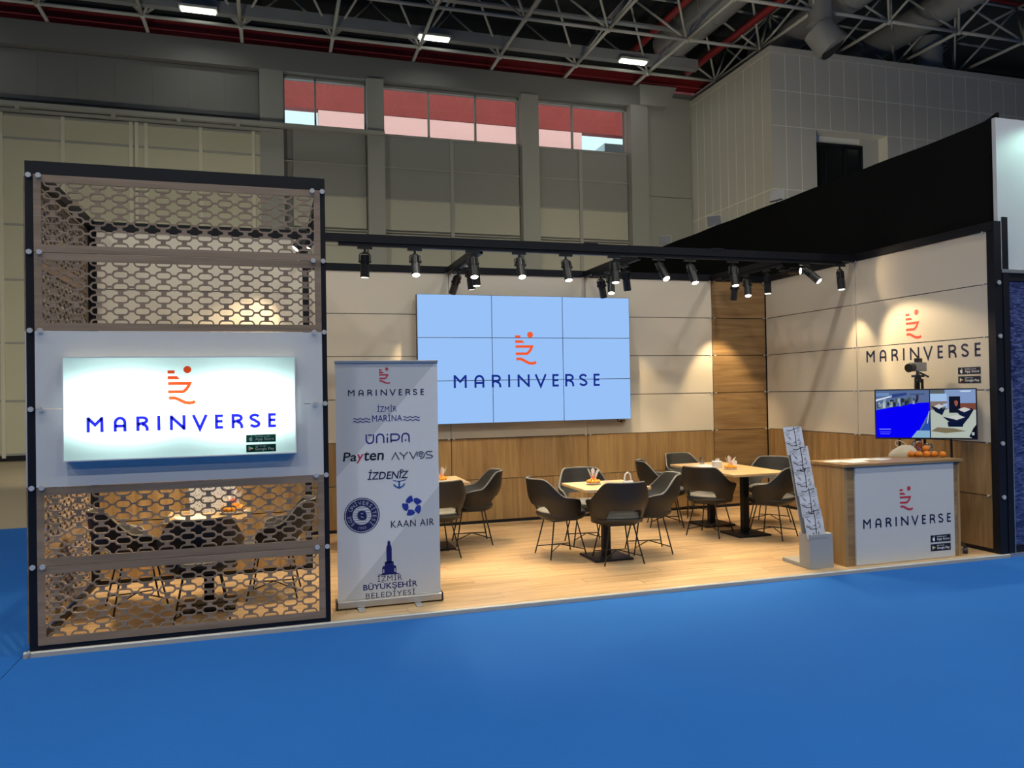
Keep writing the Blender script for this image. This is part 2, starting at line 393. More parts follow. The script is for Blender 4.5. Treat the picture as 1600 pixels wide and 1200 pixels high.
# ceiling and unseen walls
struct(MB().box(-30, 45, -30, 21.2, 15.7, 15.9).build('ceiling', M_roof), 'dark roof deck above the space frame')
struct(MB().box(-30.2, -30, -30, 20, -0.04, 15.7).build('wall_hall_left', M_halld), 'grey hall side wall')
struct(MB().box(45, 45.2, -30, 20, -0.04, 15.7).build('wall_hall_right', M_halld), 'grey hall side wall beyond the right stands')
struct(MB().box(-30, 45, -30.2, -30, -0.04, 15.7).build('wall_hall_front', M_halld), 'grey hall wall behind the viewer')
# far wall with window openings, piers and doors
HY = 20.0
wf = MB()
wf.box(-30, 45, HY, HY + .3, -0.04, 10.36)
wf.box(-30, 2.02, HY, HY + .3, 10.36, 12.04)
wf.box(14.15, 45, HY, HY + .3, 10.36, 12.04)
wf.box(4.66, 5.21, HY, HY + .3, 10.36, 12.04); wf.box(9.98, 10.60, HY, HY + .3, 10.36, 12.04)
wf.box(-30, 45, HY, HY + .3, 12.04, 12.84)
far = wf.build('wall_far', M_halld); struct(far, 'grey far wall of the exhibition hall')
MB().box(-30, 14.6, HY - .30, HY, 12.10, 12.84).build('lintel_beam', M_halld, far)
struct(MB().box(-30, 45, 20.9, 21.0, 12.84, 15.7).build('wall_far_upper', M_roof), 'dark gable strip above the far wall')
MB().box(-30, 45, 20.45, 20.7, 13.12, 13.62).build('red_beam', M_red, far)
MB().box(-30, 45, 20.35, 20.45, 13.30, 13.36).build('red_pipe', M_red, far)
for (x0, x1, d) in ((1.30, 2.02, .30), (4.66, 5.21, .42), (9.98, 10.60, .42), (14.15, 14.83, .42)):
    MB().box(x0, x1, HY - d, HY, -0.04, 12.10).build('pillar', M_hallframe, far)
MB().box(14.83, 16.74, HY - .18, HY, -0.04, 8.84).build('pillar_cladding', M_hallframe, far)
MB().box(14.83, 16.74, HY - .15, HY, 8.87, 12.6).build('pillar_cladding', M_hallframe, far)
MB().prism([(14.5, 12.1), (15.6, 12.1), (16.0, 12.85), (14.5, 12.85)], HY - .5, HY - .15).build('beam_haunch', M_hallframe, far)
# infill panels of the three bays, each panel its own piece
rows = [(9.30, 10.34), (8.24, 9.27), (7.20, 8.21), (6.62, 7.05), (5.55, 6.58), (4.45, 5.5), (3.3, 4.4), (2.1, 3.25), (0.9, 2.05)]
for (x0, x1) in ((2.30, 4.62), (5.25, 7.49), (7.57, 9.94), (10.64, 12.22), (12.30, 14.11)):
    for (z0, z1) in rows:
        MB().box(x0, x1, HY - .10, HY, z0, z1).build('wall_panel', M_hallg if z1 > 8.3 else M_halll, far)
for x in (7.53, 12.26):
    MB().box(x - .06, x + .06, HY - .16, HY, 0, 10.38).build('mullion', M_hallframe, far)
for (x0, x1) in ((2.02, 4.66), (5.21, 9.98), (10.60, 14.15)):
    for z in (10.36, 9.285, 8.225, 7.12, 6.6):
        MB().box(x0, x1, HY - .13, HY, z - .02, z + .02).build('panel_rail', M_hallframe, far)
# plain upper wall at left, slide rails, big beige doors
for k in range(7):
    x0 = -6.0 + k * 1.04
    MB().box(x0 + .002, x0 + 1.038, HY - .04, HY, 10.60, 12.08).build('upper_panel', M_halld, far)
MB().box(-30, 5.2, HY - .60, HY - .44, 10.20, 10.33).build('door_rail', M_hallframe, far)
MB().box(-30, 2.0, HY - .42, HY - .30, 10.10, 10.17).build('door_rail', M_hallframe, far)
for x in (-5.4, -2.9, -1.1, .6):
    MB().box(x, x + .12, HY - .62, HY - .42, 10.10, 10.24).build('door_hanger', M_hallframe, far)
for n, (x0, x1, parts) in enumerate(((-10.0, -2.345, (-2.42, -8.0, -5.85, -4.25)), (-2.335, 1.30, (-2.26, -2.0, -.45, 1.10))), 1):
    d = MB().box(x0, x1, HY - .26, HY - .10, 0.0, 10.08).build('door_%d' % n, M_hallbeige); struct(d, 'tall beige sliding hangar door behind the stand')
    for xx in parts:
        MB().box(xx - .05, xx + .05, HY - .31, HY - .26, 0.05, 10.08).build('door_stile', M_doorframe, d)
    for zz in (9.35, 6.83, 5.22, 3.38, 1.7, .15, 10.03):
        MB().box(x0, x1, HY - .285, HY - .26, zz - .03, zz + .03).build('door_rib', M_hallframe, d)  # darker than the door, painting the shadow gap at each rib
    MB().box(x0, x1, HY - .30, HY - .26, -.035, .12).build('door_skirt', M_black, d)
# windows
for n, (x0, x1, mul) in enumerate(((2.02, 4.66, (3.03,)), (5.21, 9.98, (6.78, 8.42)), (10.60, 14.15, (12.02,))), 1):
    f = MB(); z0, z1 = 10.40, 12.04
    f.box(x0, x1, HY - .03, HY + .08, z0 - .05, z0 + .03); f.box(x0, x1, HY - .03, HY + .08, z1 - .06, z1 + .02)
    f.box(x0, x0 + .05, HY - .03, HY + .08, z0, z1); f.box(x1 - .05, x1, HY - .03, HY + .08, z0, z1)
    for m in mul: f.box(m - .03, m + .03, HY - .03, HY + .08, z0, z1)
    wo = f.build('window_%d' % n, M_hallframe); struct(wo, ('two-pane high window with pale sky at its lower left', 'three-pane high window in the far wall', 'two-pane high window with pale building at its lower right')[n - 1])
    e = [x0 + .05] + list(mul) + [x1 - .05]
    for a, b in zip(e[:-1], e[1:]):
        MB().box(a, b, HY + .02, HY + .03, z0 + .03, z1 - .06).build('pane', M_glass, wo)
# what stands outside the windows
o = MB().box(-8, 32, 24.0, 24.4, 12.505, 15.6).build('canopy_fascia', M_redout); tag(o, 'red canopy fascia outside the high windows', 'canopy')
o = MB().box(3.36, 14.05, 24.01, 24.6, -.04, 12.50).build('pink_facade', M_pinkout); tag(o, 'pale pink building front outside the high windows', 'building')
o = MB().box(15.3, 17.0, 24.5, 26.5, -.04, 12.3).build('pale_building', M_whiteout); tag(o, 'pale grey building outside the right high window', 'building')

# office box inside the hall at right
BX, BY, BZ = 16.745, 14.916, 12.36
box = MB(); box.box(BX + .03, 42, BY + .03, 18.9, 10.02, BZ); box.box(BX + .03, 18.44, BY + .03, 18.9, -.04, 10.02); box.box(21.28, 42, BY + .03, 18.9, -.04, 10.02)
box.box(18.44, 21.28, BY + .60, 18.9, -.04, 10.02); box.box(BX + .03, 42, 18.9, 19.95, -.04, BZ)
bo = box.build('wall_office_box', M_boxj); struct(bo, 'light grey clad office box standing inside the hall')
MB().box(BX - .02, 42, BY - .02, 19.95, BZ - .02, BZ + .16).build('parapet_trim', M_boxp, bo)
pm = {}
def clad(w, z0, z1, loc, rz):
    k = (round(w, 3), z0, z1)
    if k not in pm: pm[k] = MB().box(.014, w - .014, .024, .03, z0 + .012, z1 - .012).mesh('cladding_panel', M_boxp)
    o = bpy.data.objects.new('cladding_panel', pm[k]); link(o, bo); o.location = loc; o.rotation_euler = (0, 0, rz)
for i in range(22):
    x = BX + i * .5635
    for (z0, z1) in ((11.15, 12.34), (10.02, 11.15), (8.0, 10.02), (5.5, 8.0), (3.0, 5.5)):
        if z1 <= 10.03 and 18.2 < x + .28 < 21.4:
            if x < 18.44 - .1 and x + .5635 > 18.44: clad(18.44 - x, z0, z1, (x, BY, 0), 0)
            continue
        clad(.5635, z0, z1, (x, BY, 0), 0)
for i in range(10):
    y = BY + i * .503
    for (z0, z1) in ((8.0, 12.34), (4.0, 8.0)):
        clad(.503, z0, z1, (BX, y + .503, 0), -PI / 2)
wo = MB()
for (x0, x1, z0, z1) in ((18.46, 20.62, 9.66, 9.76), (18.46, 20.62, 8.2, 8.3), (18.46, 18.54, 8.2, 9.7), (20.54, 20.62, 8.2, 9.7), (19.10, 19.18, 8.2, 9.7), (19.86, 19.94, 8.2, 9.7)):
    wo.box(x0, x1, BY + .44, BY + .54, z0, z1)
wo = wo.build('window_4', M_black); struct(wo, 'black framed three-pane window in the office box')
for (a, b) in ((18.54, 19.10), (19.18, 19.86), (19.94, 20.54)): MB().box(a, b, BY + .50, BY + .51, 8.3, 9.66).build('pane', M_darkglass, wo)
MB().box(20.62, 21.28, BY + .45, BY + .60, 6.0, 10.02).build('reveal_panel', M_boxp, bo)

# space frame under the roof
sf = sroot('ceiling_space_frame', 'grey tubular space frame under the roof')
P_ = 2.725; X0_, Y0_ = 0.80 - P_ * 4, 18.74 - P_ * 5; ZB, ZT = 12.92, 14.85
chord_x = MB().cyl((0, 0, 0), (P_, 0, 0), .055, 8).mesh('chord', M_steel, True)
chord_y = MB().cyl((0, 0, 0), (0, P_, 0), .055, 8).mesh('chord', M_steel, True)
tops_x = MB().cyl((0, 0, 0), (P_, 0, 0), .045, 6).mesh('top_chord', M_steel, True)
tops_y = MB().cyl((0, 0, 0), (0, P_, 0), .045, 6).mesh('top_chord', M_steel, True)
node_m = MB().sphere((0, 0, 0), .10, 8, 6).mesh('node', M_steel, True)
web = [MB().cyl((0, 0, 0), (sx * P_ / 2, sy * P_ / 2, ZT - ZB), .040, 6).mesh('web_strut', M_steel, True) for sx in (1, -1) for sy in (1, -1)]
def put(name, me, loc):
    o = bpy.data.objects.new(name, me); link(o, sf); o.location = loc
for i in range(14):
    for j in range(3, 6):
        p = (X0_ + i * P_, Y0_ + j * P_, ZB)
        if p[0] > 30: continue
        put('chord', chord_x, p); put('node', node_m, p)
        if j < 6: put('chord', chord_y, p)
        for k, wmsh in enumerate(web):
            put('web_strut', wmsh, p)
        t = (p[0] + P_ / 2, p[1] + P_ / 2, ZT)
        if j < 5: put('top_chord', tops_x, t)
        put('top_chord', tops_y, (t[0], t[1] - P_, ZT))
# cable tray and three lit strip luminaires, then the same luminaires over the rest of the hall
o = MB().box(-8, 16.25, 18.38, 18.62, 13.10, 13.46).build('cable_tray', M_duct); tag(o, 'long grey cable tray carrying the hall strip lights', 'cable tray')
o = MB().box(-8, 14.6, 16.7, 16.9, 13.55, 13.62).build('cable_ladder', M_duct); tag(o, 'thin grey cable ladder running under the roof', 'cable tray')
lum_l = {0: 'leftmost of the three lit strip lights under the hall roof', 1: 'middle lit strip light under the hall roof', 2: 'rightmost lit strip light under the hall roof, near the office box'}
li = 0
for y in LAMP_Y:
    for x in LAMP_X:
        if y == 18.2 and x > 15: continue      # the office box stands there
        vis = (y == 18.2 and -1 < x < 15)
        lab = lum_l[li] if vis else 'hall strip light outside the picture'
        if vis: li += 1
        t = thing('strip_light', lab, 'ceiling light', (x, y, LAMP_Z), 0, 'hall strip lights')
        MB().box(-.52, .52, -.17, .17, .03, .10).build('housing', M_steel, t)
        MB().box(-.47, .47, -.11, .11, -.02, .03).build('diffuser', M_tube, t)
        ld = bpy.data.lights.new('hall_light', 'AREA'); ld.shape = 'RECTANGLE'; ld.size = 1.0; ld.size_y = .3
        ld.energy = HALL_W * LAMP_K[y]; ld.color = HALL_COL; ld.spread = R(150)
        lo = bpy.data.objects.new('hall_light', ld); link(lo, t); lo.location = (0, 0, -.06)
# ducts
def duct(label, pts, r, name='air_duct', group='air ducts under the roof'):
    t = thing(name, label, 'air duct', pts[0], 0, group)
    q = [Vector(p) - Vector(pts[0]) for p in pts]
    MB().tube(q, r, 20).build('tube', M_duct, t, smooth=True)
    for a, b in zip(q[:-1], q[1:]):
        n = max(1, int((b - a).length / 1.6))
        for k in range(1, n + 1):
            c = a.lerp(b, k / (n + .5)); d = (b - a).normalized()
            MB().cyl(c - d * .03, c + d * .03, r * 1.04, 20).build('flange', M_duct, t, smooth=True)
    return t
duct('large round air duct above the office box corner', [(15.4, 19.0, 14.1), (15.4, 9.0, 14.1)], .62)
duct('round air duct running to the right of the nozzle duct', [(18.9, 18.5, 13.9), (18.9, 8.0, 13.9)], .55)
duct('rightmost round air duct under the roof', [(22.4, 18.5, 13.9), (22.4, 8.0, 13.9)], .50)
noz = thing('duct_nozzle', 'duct outlet with a slanted dark mouth hanging over the office box', 'air duct', (17.35, 13.3, 11.75))
MB().cyl((0, 0, .35), (0, 0, 2.1), .34, 20).build('tube', M_duct, noz, smooth=True)
MB().cyl((0, .0, .75), (0, .0, .82), .39, 20).build('flange', M_duct, noz, smooth=True)
MB().cyl((-.12, 0, .62), (.26, -.22, .02), .44, 20, .46).build('mouth', M_duct, noz, smooth=True)
MB().cyl((.262, -.222, .017), (.265, -.225, .012), .42, 20).build('mouth_opening', M_roof, noz)
for (x, y, lab) in ((19.98, 16.6, 'upright duct drop just right of the nozzle'), (24.1, 16.0, 'upright duct drop at the far right above the office box')):
    t = thing('duct_drop', lab, 'air duct', (x, y, 12.525)); MB().cyl((0, 0, 0), (0, 0, 1.5), .48, 20).build('tube', M_duct, t, smooth=True); MB().cyl((0, 0, 1.0), (0, 0, 1.06), .51, 20).build('flange', M_duct, t, smooth=True)
for (p, q, r, lab) in (((14.0, 19.5, 13.75), (14.0, 8, 13.75), .12, 'red sprinkler pipe left of the large duct'), ((16.45, 19.5, 13.45), (16.45, 8, 13.45), .12, 'red sprinkler pipe above the office box corner'), ((3.0, 14.6, 14.98), (30, 14.6, 14.98), .06, 'thin red pipe crossing behind the ducts')):
    o = MB().cyl(p, q, r, 10).build('sprinkler_pipe', M_red, smooth=True); tag(o, lab, 'pipe')

# =================================================================== STAND FLOOR
sfl = MB().box(0, W + .05, 0.0, D + .1, -.035, -.011).build('floor_stand', M_alud); struct(sfl, 'light oak laminate floor of the stand')
pw, pl = .1917, 1.30
plank = MB().box(.0012, pl - .0012, .0012, pw - .0012, -.011, 0).mesh('plank', M_floor)
short = {}
for j in range(20):
    x = -((j * .47) % pl)
    while x < W:
        a = max(0, x); b = min(W, x + pl)
        if b - a > .03:
            key = round(b - a, 3)
            if key not in short: short[key] = plank if abs(key - pl) < .002 else MB().box(.0012, b - a - .0012, .0012, pw - .0012, -.011, 0).mesh('plank', M_floor)
            o = bpy.data.objects.new('plank', short[key]); link(o, sfl); o.location = (a, j * pw, 0)
        x += pl
t = MB(); prof = [(-.018, -.035), (-.016, -.006), (-.008, .001), (.012, .003), (.012, .0), (-.004, -.035)]
def edge_trim(name, p, q, out):
    m = MB(); n = len(prof); d = Vector(out)
    vs = [Vector(p) + d * -a + Vector((0, 0, b)) for a, b in prof] + [Vector(q) + d * -a + Vector((0, 0, b)) for a, b in prof]
    m.add(vs, [(i, (i + 1) % n, n + (i + 1) % n, n + i) for i in range(n)] + [tuple(range(n)), tuple(range(2 * n - 1, n - 1, -1))])
    return struct(m.build(name, M_alud), 'aluminium edge strip along the %s of the stand floor' % ('front' if name == 'trim_1' else 'left side'))
edge_trim('trim_1', (-.04, 0, 0), (W + .10, 0, 0), (0, -1, 0))
edge_trim('trim_2', (-.01, -.03, 0), (-.01, D, 0), (-1, 0, 0))

# =================================================================== STAND WALLS
def zk(k): return Z0 + k * RH
clamp_m = {}
def clamp(parent, p, nrm, r=.017):
    """round chrome panel clamp"""
    n = Vector(nrm)
    key = (nrm, r)
    if key not in clamp_m:
        m = MB(); m.cyl(n * -.004, n * .012, r * .62, 10); m.cyl(n * .012, n * .022, r, 12)
        clamp_m[key] = m.mesh('clamp', M_chrome, False)
    o = bpy.data.objects.new('clamp', clamp_m[key]); link(o, parent); o.location = p
G = .0045
# back wall: three two-metre bays and one oak bay
bw = MB()
XB = [W - .895 - 1.905 * 3, W - 4.766, W - 2.860, W - .895, W]
for x in XB: bw.box(x - .03, x + .03, D + .02, D + .08, 0, TOPZ + .085)
for k in range(7): bw.box(XB[0], W, D + .03, D + .06, zk(k) - .02, zk(k) + .02)
bw.box(1.96, W, D - .015, D + .07, TOPZ + .0, TOPZ + .085)
bw.box(1.96, W, D - .005, D + .07, 0, Z0)
wb = bw.build('wall_back', M_black); struct(wb, 'back wall of the stand with white panels in warm-lit colour over oak panels')
for i in range(4):
    a, b = XB[i], XB[i + 1]
    for k in range(6):
        m = M_oakh if i == 3 else (M_oakv if k < 2 else M_whitelit)
        MB().box(a + G, b - G, D, D + .018, zk(k) + G, zk(k + 1) - G).build('panel', m, wb)
    for k in range(1, 7):
        for x in (a + .035, b - .035): clamp(wb, (x, D, zk(k) - (0.012 if k == 6 else 0)), (0, -1, 0), .012)
# right wall
rw = MB()
YB = [0.085, 1.9615, D - .02]
for y in (1.9615, D - .02): rw.box(W + .02, W + .08, y - .03, y + .03, 0, TOPZ + .085)
rw.box(W - .01, W + .085, -.005, .08, 0, TOPZ + .085)
for k in range(7): rw.box(W + .03, W + .06, 0, D, zk(k) - .02, zk(k) + .02)
rw.box(W - .015, W + .07, .0, D, TOPZ, TOPZ + .085); rw.box(W - .005, W + .07, .0, D, 0, Z0)
wr = rw.build('wall_right', M_black); struct(wr, 'right wall of the stand with white panels in warm-lit colour over oak panels')
for i in range(2):
    a, b = YB[i], YB[i + 1]
    for k in range(6):
        MB().box(W, W + .018, a + G, b - G, zk(k) + G, zk(k + 1) - G).build('panel', M_oakv if k < 2 else M_whitelit, wr)
    for k in range(1, 7):
        for y in (a + .035, b - .035): clamp(wr, (W, y, zk(k) - (0.012 if k == 6 else 0)), (-1, 0, 0), .012)
for k in range(1, 6): clamp(wr, (W + .03, -.005, zk(k)), (0, -1, 0), .022)
# lettering on the right wall
Mr = Matrix.Translation((W - .0015, 0, 0)) @ Matrix.Rotation(-PI / 2, 4, 'Z')
wordmark(wr, M_navy, -1.795, -.183, 2.000, .142, Mtx=Mr)
m = MB(); emblem(m, -1.165, 2.235, .335); m.tf(Mr).build('emblem', M_orange_em, wr)
badges(wr, -.465, -.188, 1.892, .074, .020, 0.0, M=Mr)
# inner wall behind the lattice kiosk
iw = MB()
for x in (.03, 1.925): iw.box(x - .03, x + .03, KY - .03, KY + .03, 0, TOPZ + .085)
for k in range(7): iw.box(.03, 1.92, KY + .0, KY + .03, zk(k) - .02, zk(k) + .02)
iw.box(.0, 1.955, KY - .04, KY + .04, TOPZ, TOPZ + .085); iw.box(0, 1.95, KY - .02, KY + .04, 0, Z0)
wi = iw.build('wall_inner', M_black); struct(wi, 'store room wall seen through the lattice screen')
for k in range(6):
    MB().box(.06, 1.893, KY - .03, KY - .012, zk(k) + G, zk(k + 1) - G).build('panel', M_oakv if k < 2 else M_whitelit, wi)
MB().box(-.012, .0, KY + .05, D, 0, TOPZ).build('side_board', M_white, wi)
MB().box(1.94, 1.955, KY + .05, D, 0, TOPZ).build('side_board', M_whitelit, wi)

# =================================================================== LATTICE SCREEN (kiosk front and left side)
def lattice_mesh(w, h, name):
    """CNC-cut board: frame, stadium rings, vertical tabs and small links, 18 mm thick"""
    m = MB(); T = .018; bx, bz = .046, .052
    m.box(0, w, 0, T, 0, bz); m.box(0, w, 0, T, h - bz, h); m.box(0, bx, 0, T, bz, h - bz); m.box(w - bx, w, 0, T, bz, h - bz)
    nx = 13; sx = (w - 2 * bx) / nx; sz = (h - 2 * bz) / 5
    ow, oh, st = .113 / .1404 * sx / 2, .0312, .0106
    def ring(cx, cz, a0, a1):
        r = oh; s = ow - oh; n = 5
        def pts(rr):
            full = []
            if a0 == 0: rng = [(1, -90, 90), (-1, 90, 270)]
            else: rng = None
            if rng:
                for sg, b0, b1 in rng:
                    for i in range(n + 1):
                        a = R(b0 + (b1 - b0) * i / n); full.append((cx + sg * s + rr * math.cos(a), cz + rr * math.sin(a)))
                return full
            if a0 > 0:   # upper half only
                for sg, b0, b1 in ((1, 0, 90), (-1, 90, 180)):
                    for i in range(n + 1):
                        a = R(b0 + (b1 - b0) * i / n); full.append((cx + sg * s + rr * math.cos(a), cz + rr * math.sin(a)))
                return full
            for sg, b0, b1 in ((-1, 180, 270), (1, 270, 360)):
                for i in range(n + 1):
                    a = R(b0 + (b1 - b0) * i / n); full.append((cx + sg * s + rr * math.cos(a), cz + rr * math.sin(a)))
            return full
        O, I = pts(r), pts(r - st); N = len(O); closed = (a0 == 0)
        vs = [(x, 0, z) for x, z in O] + [(x, 0, z) for x, z in I] + [(x, T, z) for x, z in O] + [(x, T, z) for x, z in I]
        fs = []
        for i in range(N if closed else N - 1):
            j = (i + 1) % N
            fs += [(i, j, N + j, N + i), (2 * N + j, 2 * N + i, 3 * N + i, 3 * N + j), (j, i, 2 * N + i, 2 * N + j), (N + i, N + j, 3 * N + j, 3 * N + i)]
        m.add(vs, fs)
    for c in range(nx):
        cx = bx + (c + .5) * sx
        for k in range(6):
            cz = bz + k * sz
            ring(cx, cz, 0 if 0 < k < 5 else (1 if k == 0 else -1), 0)
            if k < 5: m.box(cx - .0165, cx + .0165, .001, T - .001, cz + oh - .004, cz + sz - oh + .004)
            if 0 < k < 5:
                m.box(cx + ow - .004, cx + sx - ow + .004 if c < nx - 1 else w - bx, .001, T - .001, cz - .0065, cz + .0065)
                if c == 0: m.box(bx, cx - ow + .004, .001, T - .001, cz - .0065, cz + .0065)
    return m.mesh(name, M_lattice)
LW = 1.915
lat_front = lattice_mesh(LW - 2 * 0, RH - 2 * .002, 'lattice_panel')
ks = thing('lattice_screen', 'tall brown lattice screen with black posts at the left of the stand', 'partition', (0, 0, 0))
for name, (x0, x1, y0, y1, z0, z1) in (('post', (-.006, .046, .004, .075, 0, TOPZ + .09)), ('post', (1.960, 1.998, .004, .075, 0, TOPZ + .09)),
                                      ('post', (1.90, 1.955, KY - .12, KY - .05, 0, TOPZ)),
                                      ('top_beam', (.046, 1.960, .0, .075, TOPZ, TOPZ + .09)), ('bottom_beam', (.046, 1.960, .006, .06, 0, Z0)),
                                      ('side_beam', (-.006, .046, .075, KY - .04, TOPZ, TOPZ + .085)), ('side_beam', (1.945, 1.995, .075, KY - .04, TOPZ, TOPZ + .085)),
                                      ('side_beam', (-.006, .04, .075, KY - .04, 0, Z0)), ('post', (-.034, .0, KY - .038, KY + .03, 0, TOPZ + .085))):
    if name == 'post' and y0 > 1 and x0 > 1: continue
    MB().box(x0, x1, y0, y1, z0, z1).build(name, M_black, ks)
for k in range(6):
    if k in (2, 3):
        MB().box(.046, .046 + LW, .0, .018, zk(k) + .002, zk(k + 1) - .002).build('white_panel', M_white, ks)
        MB().box(-.030, -.012, .06, .06 + 1.86, zk(k) + .002, zk(k + 1) - .002).build('white_panel', M_white, ks)
    else:
        o = bpy.data.objects.new('lattice_panel', lat_front); link(o, ks); o.location = (.046, 0, zk(k) + .002)
        o = bpy.data.objects.new('lattice_panel', lat_front); link(o, ks); o.location = (-.030, .06 + 1.86, zk(k) + .002); o.rotation_euler = (0, 0, -PI / 2); o.scale = (1.86 / LW, 1, 1)
for k in range(1, 7):
    z = zk(k) - (.0 if k < 6 else .012)
    for x, y in ((.020, .004), (.082, 0), (1.905, 0), (1.978, .004)): clamp(ks, (x, y, z), (0, -1, 0), .018)

# back-lit sign on the white panels
lb = thing('lightbox_sign', 'back-lit white sign with the blue MARINVERSE name on the lattice screen', 'sign', (0, 0, 0))
LX0, LX1, LZ0, LZ1, LY0 = .231, 1.764, 1.292, 2.007, -.10
m = MB(); m.box(LX0, LX1, -.008, -.002, LZ0, LZ1)
for (a, b, c, d) in ((LX0, LX1, LZ0, LZ0 + .008), (LX0, LX1, LZ1 - .008, LZ1), (LX0, LX0 + .008, LZ0 + .008, LZ1 - .008), (LX1 - .008, LX1, LZ0 + .008, LZ1 - .008)): m.box(a, b, LY0, -.008, c, d)
m.build('housing', mat('lightbox_housing', (.62, .64, .65), .4), lb)
M_diff = translucent('sign_diffuser', (.80, .95, .91), .25)
MB().flat([(LX0 + .006, LZ0 + .006), (LX1 - .006, LZ0 + .006), (LX1 - .006, LZ1 - .006), (LX0 + .006, LZ1 - .006)], LY0 + .003).build('diffuser', M_diff, lb)
tl_blue = translucent('sign_blue', srgb(38, 32, 190), .25); tl_red = translucent('sign_red', srgb(245, 80, 40), .25); tl_blk = translucent('sign_black', srgb(20, 50, 48), .3); tl_wht = translucent('sign_white', (.9, .95, .93), .3)
wordmark(lb, tl_blue, .378, 1.620, 1.487, .104, LY0 + .0015, w=.20)
m = MB(); emblem(m, .893, 1.664, .276, LY0 + .0015); m.build('emblem', tl_red, lb)
badges(lb, 1.412, 1.617, 1.437, .055, .016, LY0 + .0015, (tl_blk, tl_wht))
for (x, z, s) in ((.62, 1.655, 1.0), (1.375, 1.645, 1.0)):
    ld = bpy.data.lights.new('sign_light', 'AREA'); ld.shape = 'ELLIPSE'; ld.size = 1.0; ld.size_y = .46; ld.energy = 4.6 * s; ld.color = (.86, 1.0, .95)
    lo = bpy.data.objects.new('sign_light', ld); link(lo, lb); lo.location = (x, -.012, z); lo.rotation_euler = (-PI / 2, 0, 0)

# =================================================================== TRUSSES AND SPOTLIGHTS
def beam(name, label, boxes):
    t = thing(name, label, 'lighting beam')
    for nm, b in boxes: MB().box(*b).build(nm, M_black, t)
    return t
fb = beam('lighting_beam', 'long black lighting beam crossing the front of the stand',
     [('beam', (1.955, W - .016, KY - .03, KY + .03, TOPZ - .01, TOPZ + .075)), ('track', (2.25, W - .2, KY - .018, KY + .018, TOPZ - .045, TOPZ - .01))])
for (x, w_) in ((5.0, 'left'), (6.6, 'right')):
    MB().box(x - .08, x + .08, KY - .034, KY + .034, TOPZ + .06, TOPZ + .085).build('coupling', M_black, fb)
for x, lab in ((XB[1], 'leftmost of three black cross beams from truss to back wall'), (XB[2], 'middle black cross beam from truss to back wall'), (XB[3], 'black cross beam in front of the oak bay')):
    beam('cross_beam', lab, [('beam', (x - .03, x + .03, KY + .03, D - .016, TOPZ - .005, TOPZ + .07)), ('track', (x - .018, x + .018, KY + .2, D - .3, TOPZ - .04, TOPZ - .005))])

_sp = {}
def spot_parts():
    if _sp: return _sp
    L = .245; r = .046
    a = MB(); a.box(-.075, .075, -.016, .016, -.028, 0); a.cyl((0, 0, -.028), (0, 0, -.062), .012, 10); a.cyl((0, 0, -.062), (0, 0, -.070), .030, 12)
    _sp['adapter'] = a.mesh('adapter', M_blackplastic)
    y = MB(); y.tube([(-.056, 0, -.085), (-.056, 0, -.02), (-.045, 0, -.004), (0, 0, 0), (.045, 0, -.004), (.056, 0, -.02), (.056, 0, -.085)], .006, 6)
    y.cyl((-.064, 0, -.085), (-.045, 0, -.085), .014, 8); y.cyl((.064, 0, -.085), (.045, 0, -.085), .014, 8)
    _sp['yoke'] = y.mesh('yoke', M_blackplastic)
    b = MB(); b.lathe([(.020, -.014), (r * .80, -.016), (r * .82, -.115), (r, -.12), (r, -L + .004), (r * .93, -L), (r * .86, -L), (r * .86, -L + .014)], n=20, cap=True)
    for k in range(12):
        t = 2 * PI * k / 12
        d = Vector((math.cos(t), math.sin(t), 0)); n = Vector((-d.y, d.x, 0)) * .0025
        p = [d * r * .78 - n, d * r * .78 + n, d * r * 1.0 + n, d * r * 1.0 - n]
        b.add([q + Vector((0, 0, -.020)) for q in p] + [q + Vector((0, 0, -.112)) for q in p], [(0, 1, 2, 3), (7, 6, 5, 4), (0, 4, 5, 1), (1, 5, 6, 2), (2, 6, 7, 3), (3, 7, 4, 0)])
    _sp['body'] = b.mesh('body', M_blackplastic, False)
    c = MB(); c.lathe([(.0005, -.010), (r * .70, -.008), (r * .86, 0)], (0, 0, -L + .006), 20, cap=False)
    _sp['lens'] = c.mesh('lens', M_lens, True)
    return _sp
def spotlight(label, loc, target, watts=SPOT_W, cone=62, rz=0.0, group='black stand spotlights'):
    s = spot_parts(); loc = Vector(loc)
    t = thing('track_spotlight', label, 'spotlight', loc, 0, group)
    o = bpy.data.objects.new('adapter', s['adapter']); link(o, t); o.rotation_euler = (0, 0, rz)
    piv = Vector((0, 0, -.070))
    d = (Vector(target) - (loc + piv)).normalized()
    q = d.to_track_quat('-Z', 'Y')
    o = bpy.data.objects.new('yoke', s['yoke']); link(o, t); o.location = piv; o.rotation_euler = q.to_euler()
    b = bpy.data.objects.new('body', s['body']); link(b, t); b.location = piv; b.rotation_euler = q.to_euler()
    l = bpy.data.objects.new('lens', s['lens']); link(l, b)
    ld = bpy.data.lights.new('spot_light', 'SPOT'); ld.energy = watts; ld.color = SPOT_COL; ld.spot_size = R(cone); ld.spot_blend = .55; ld.shadow_soft_size = .035
    lo = bpy.data.objects.new('spot_light', ld); link(lo, t); lo.location = piv + d * .262; lo.rotation_euler = q.to_euler()
    return t
ZT_ = TOPZ - .045
ordn = ['first', 'second', 'third', 'fourth', 'fifth', 'sixth', 'seventh', 'eighth', 'ninth', 'tenth', 'last']
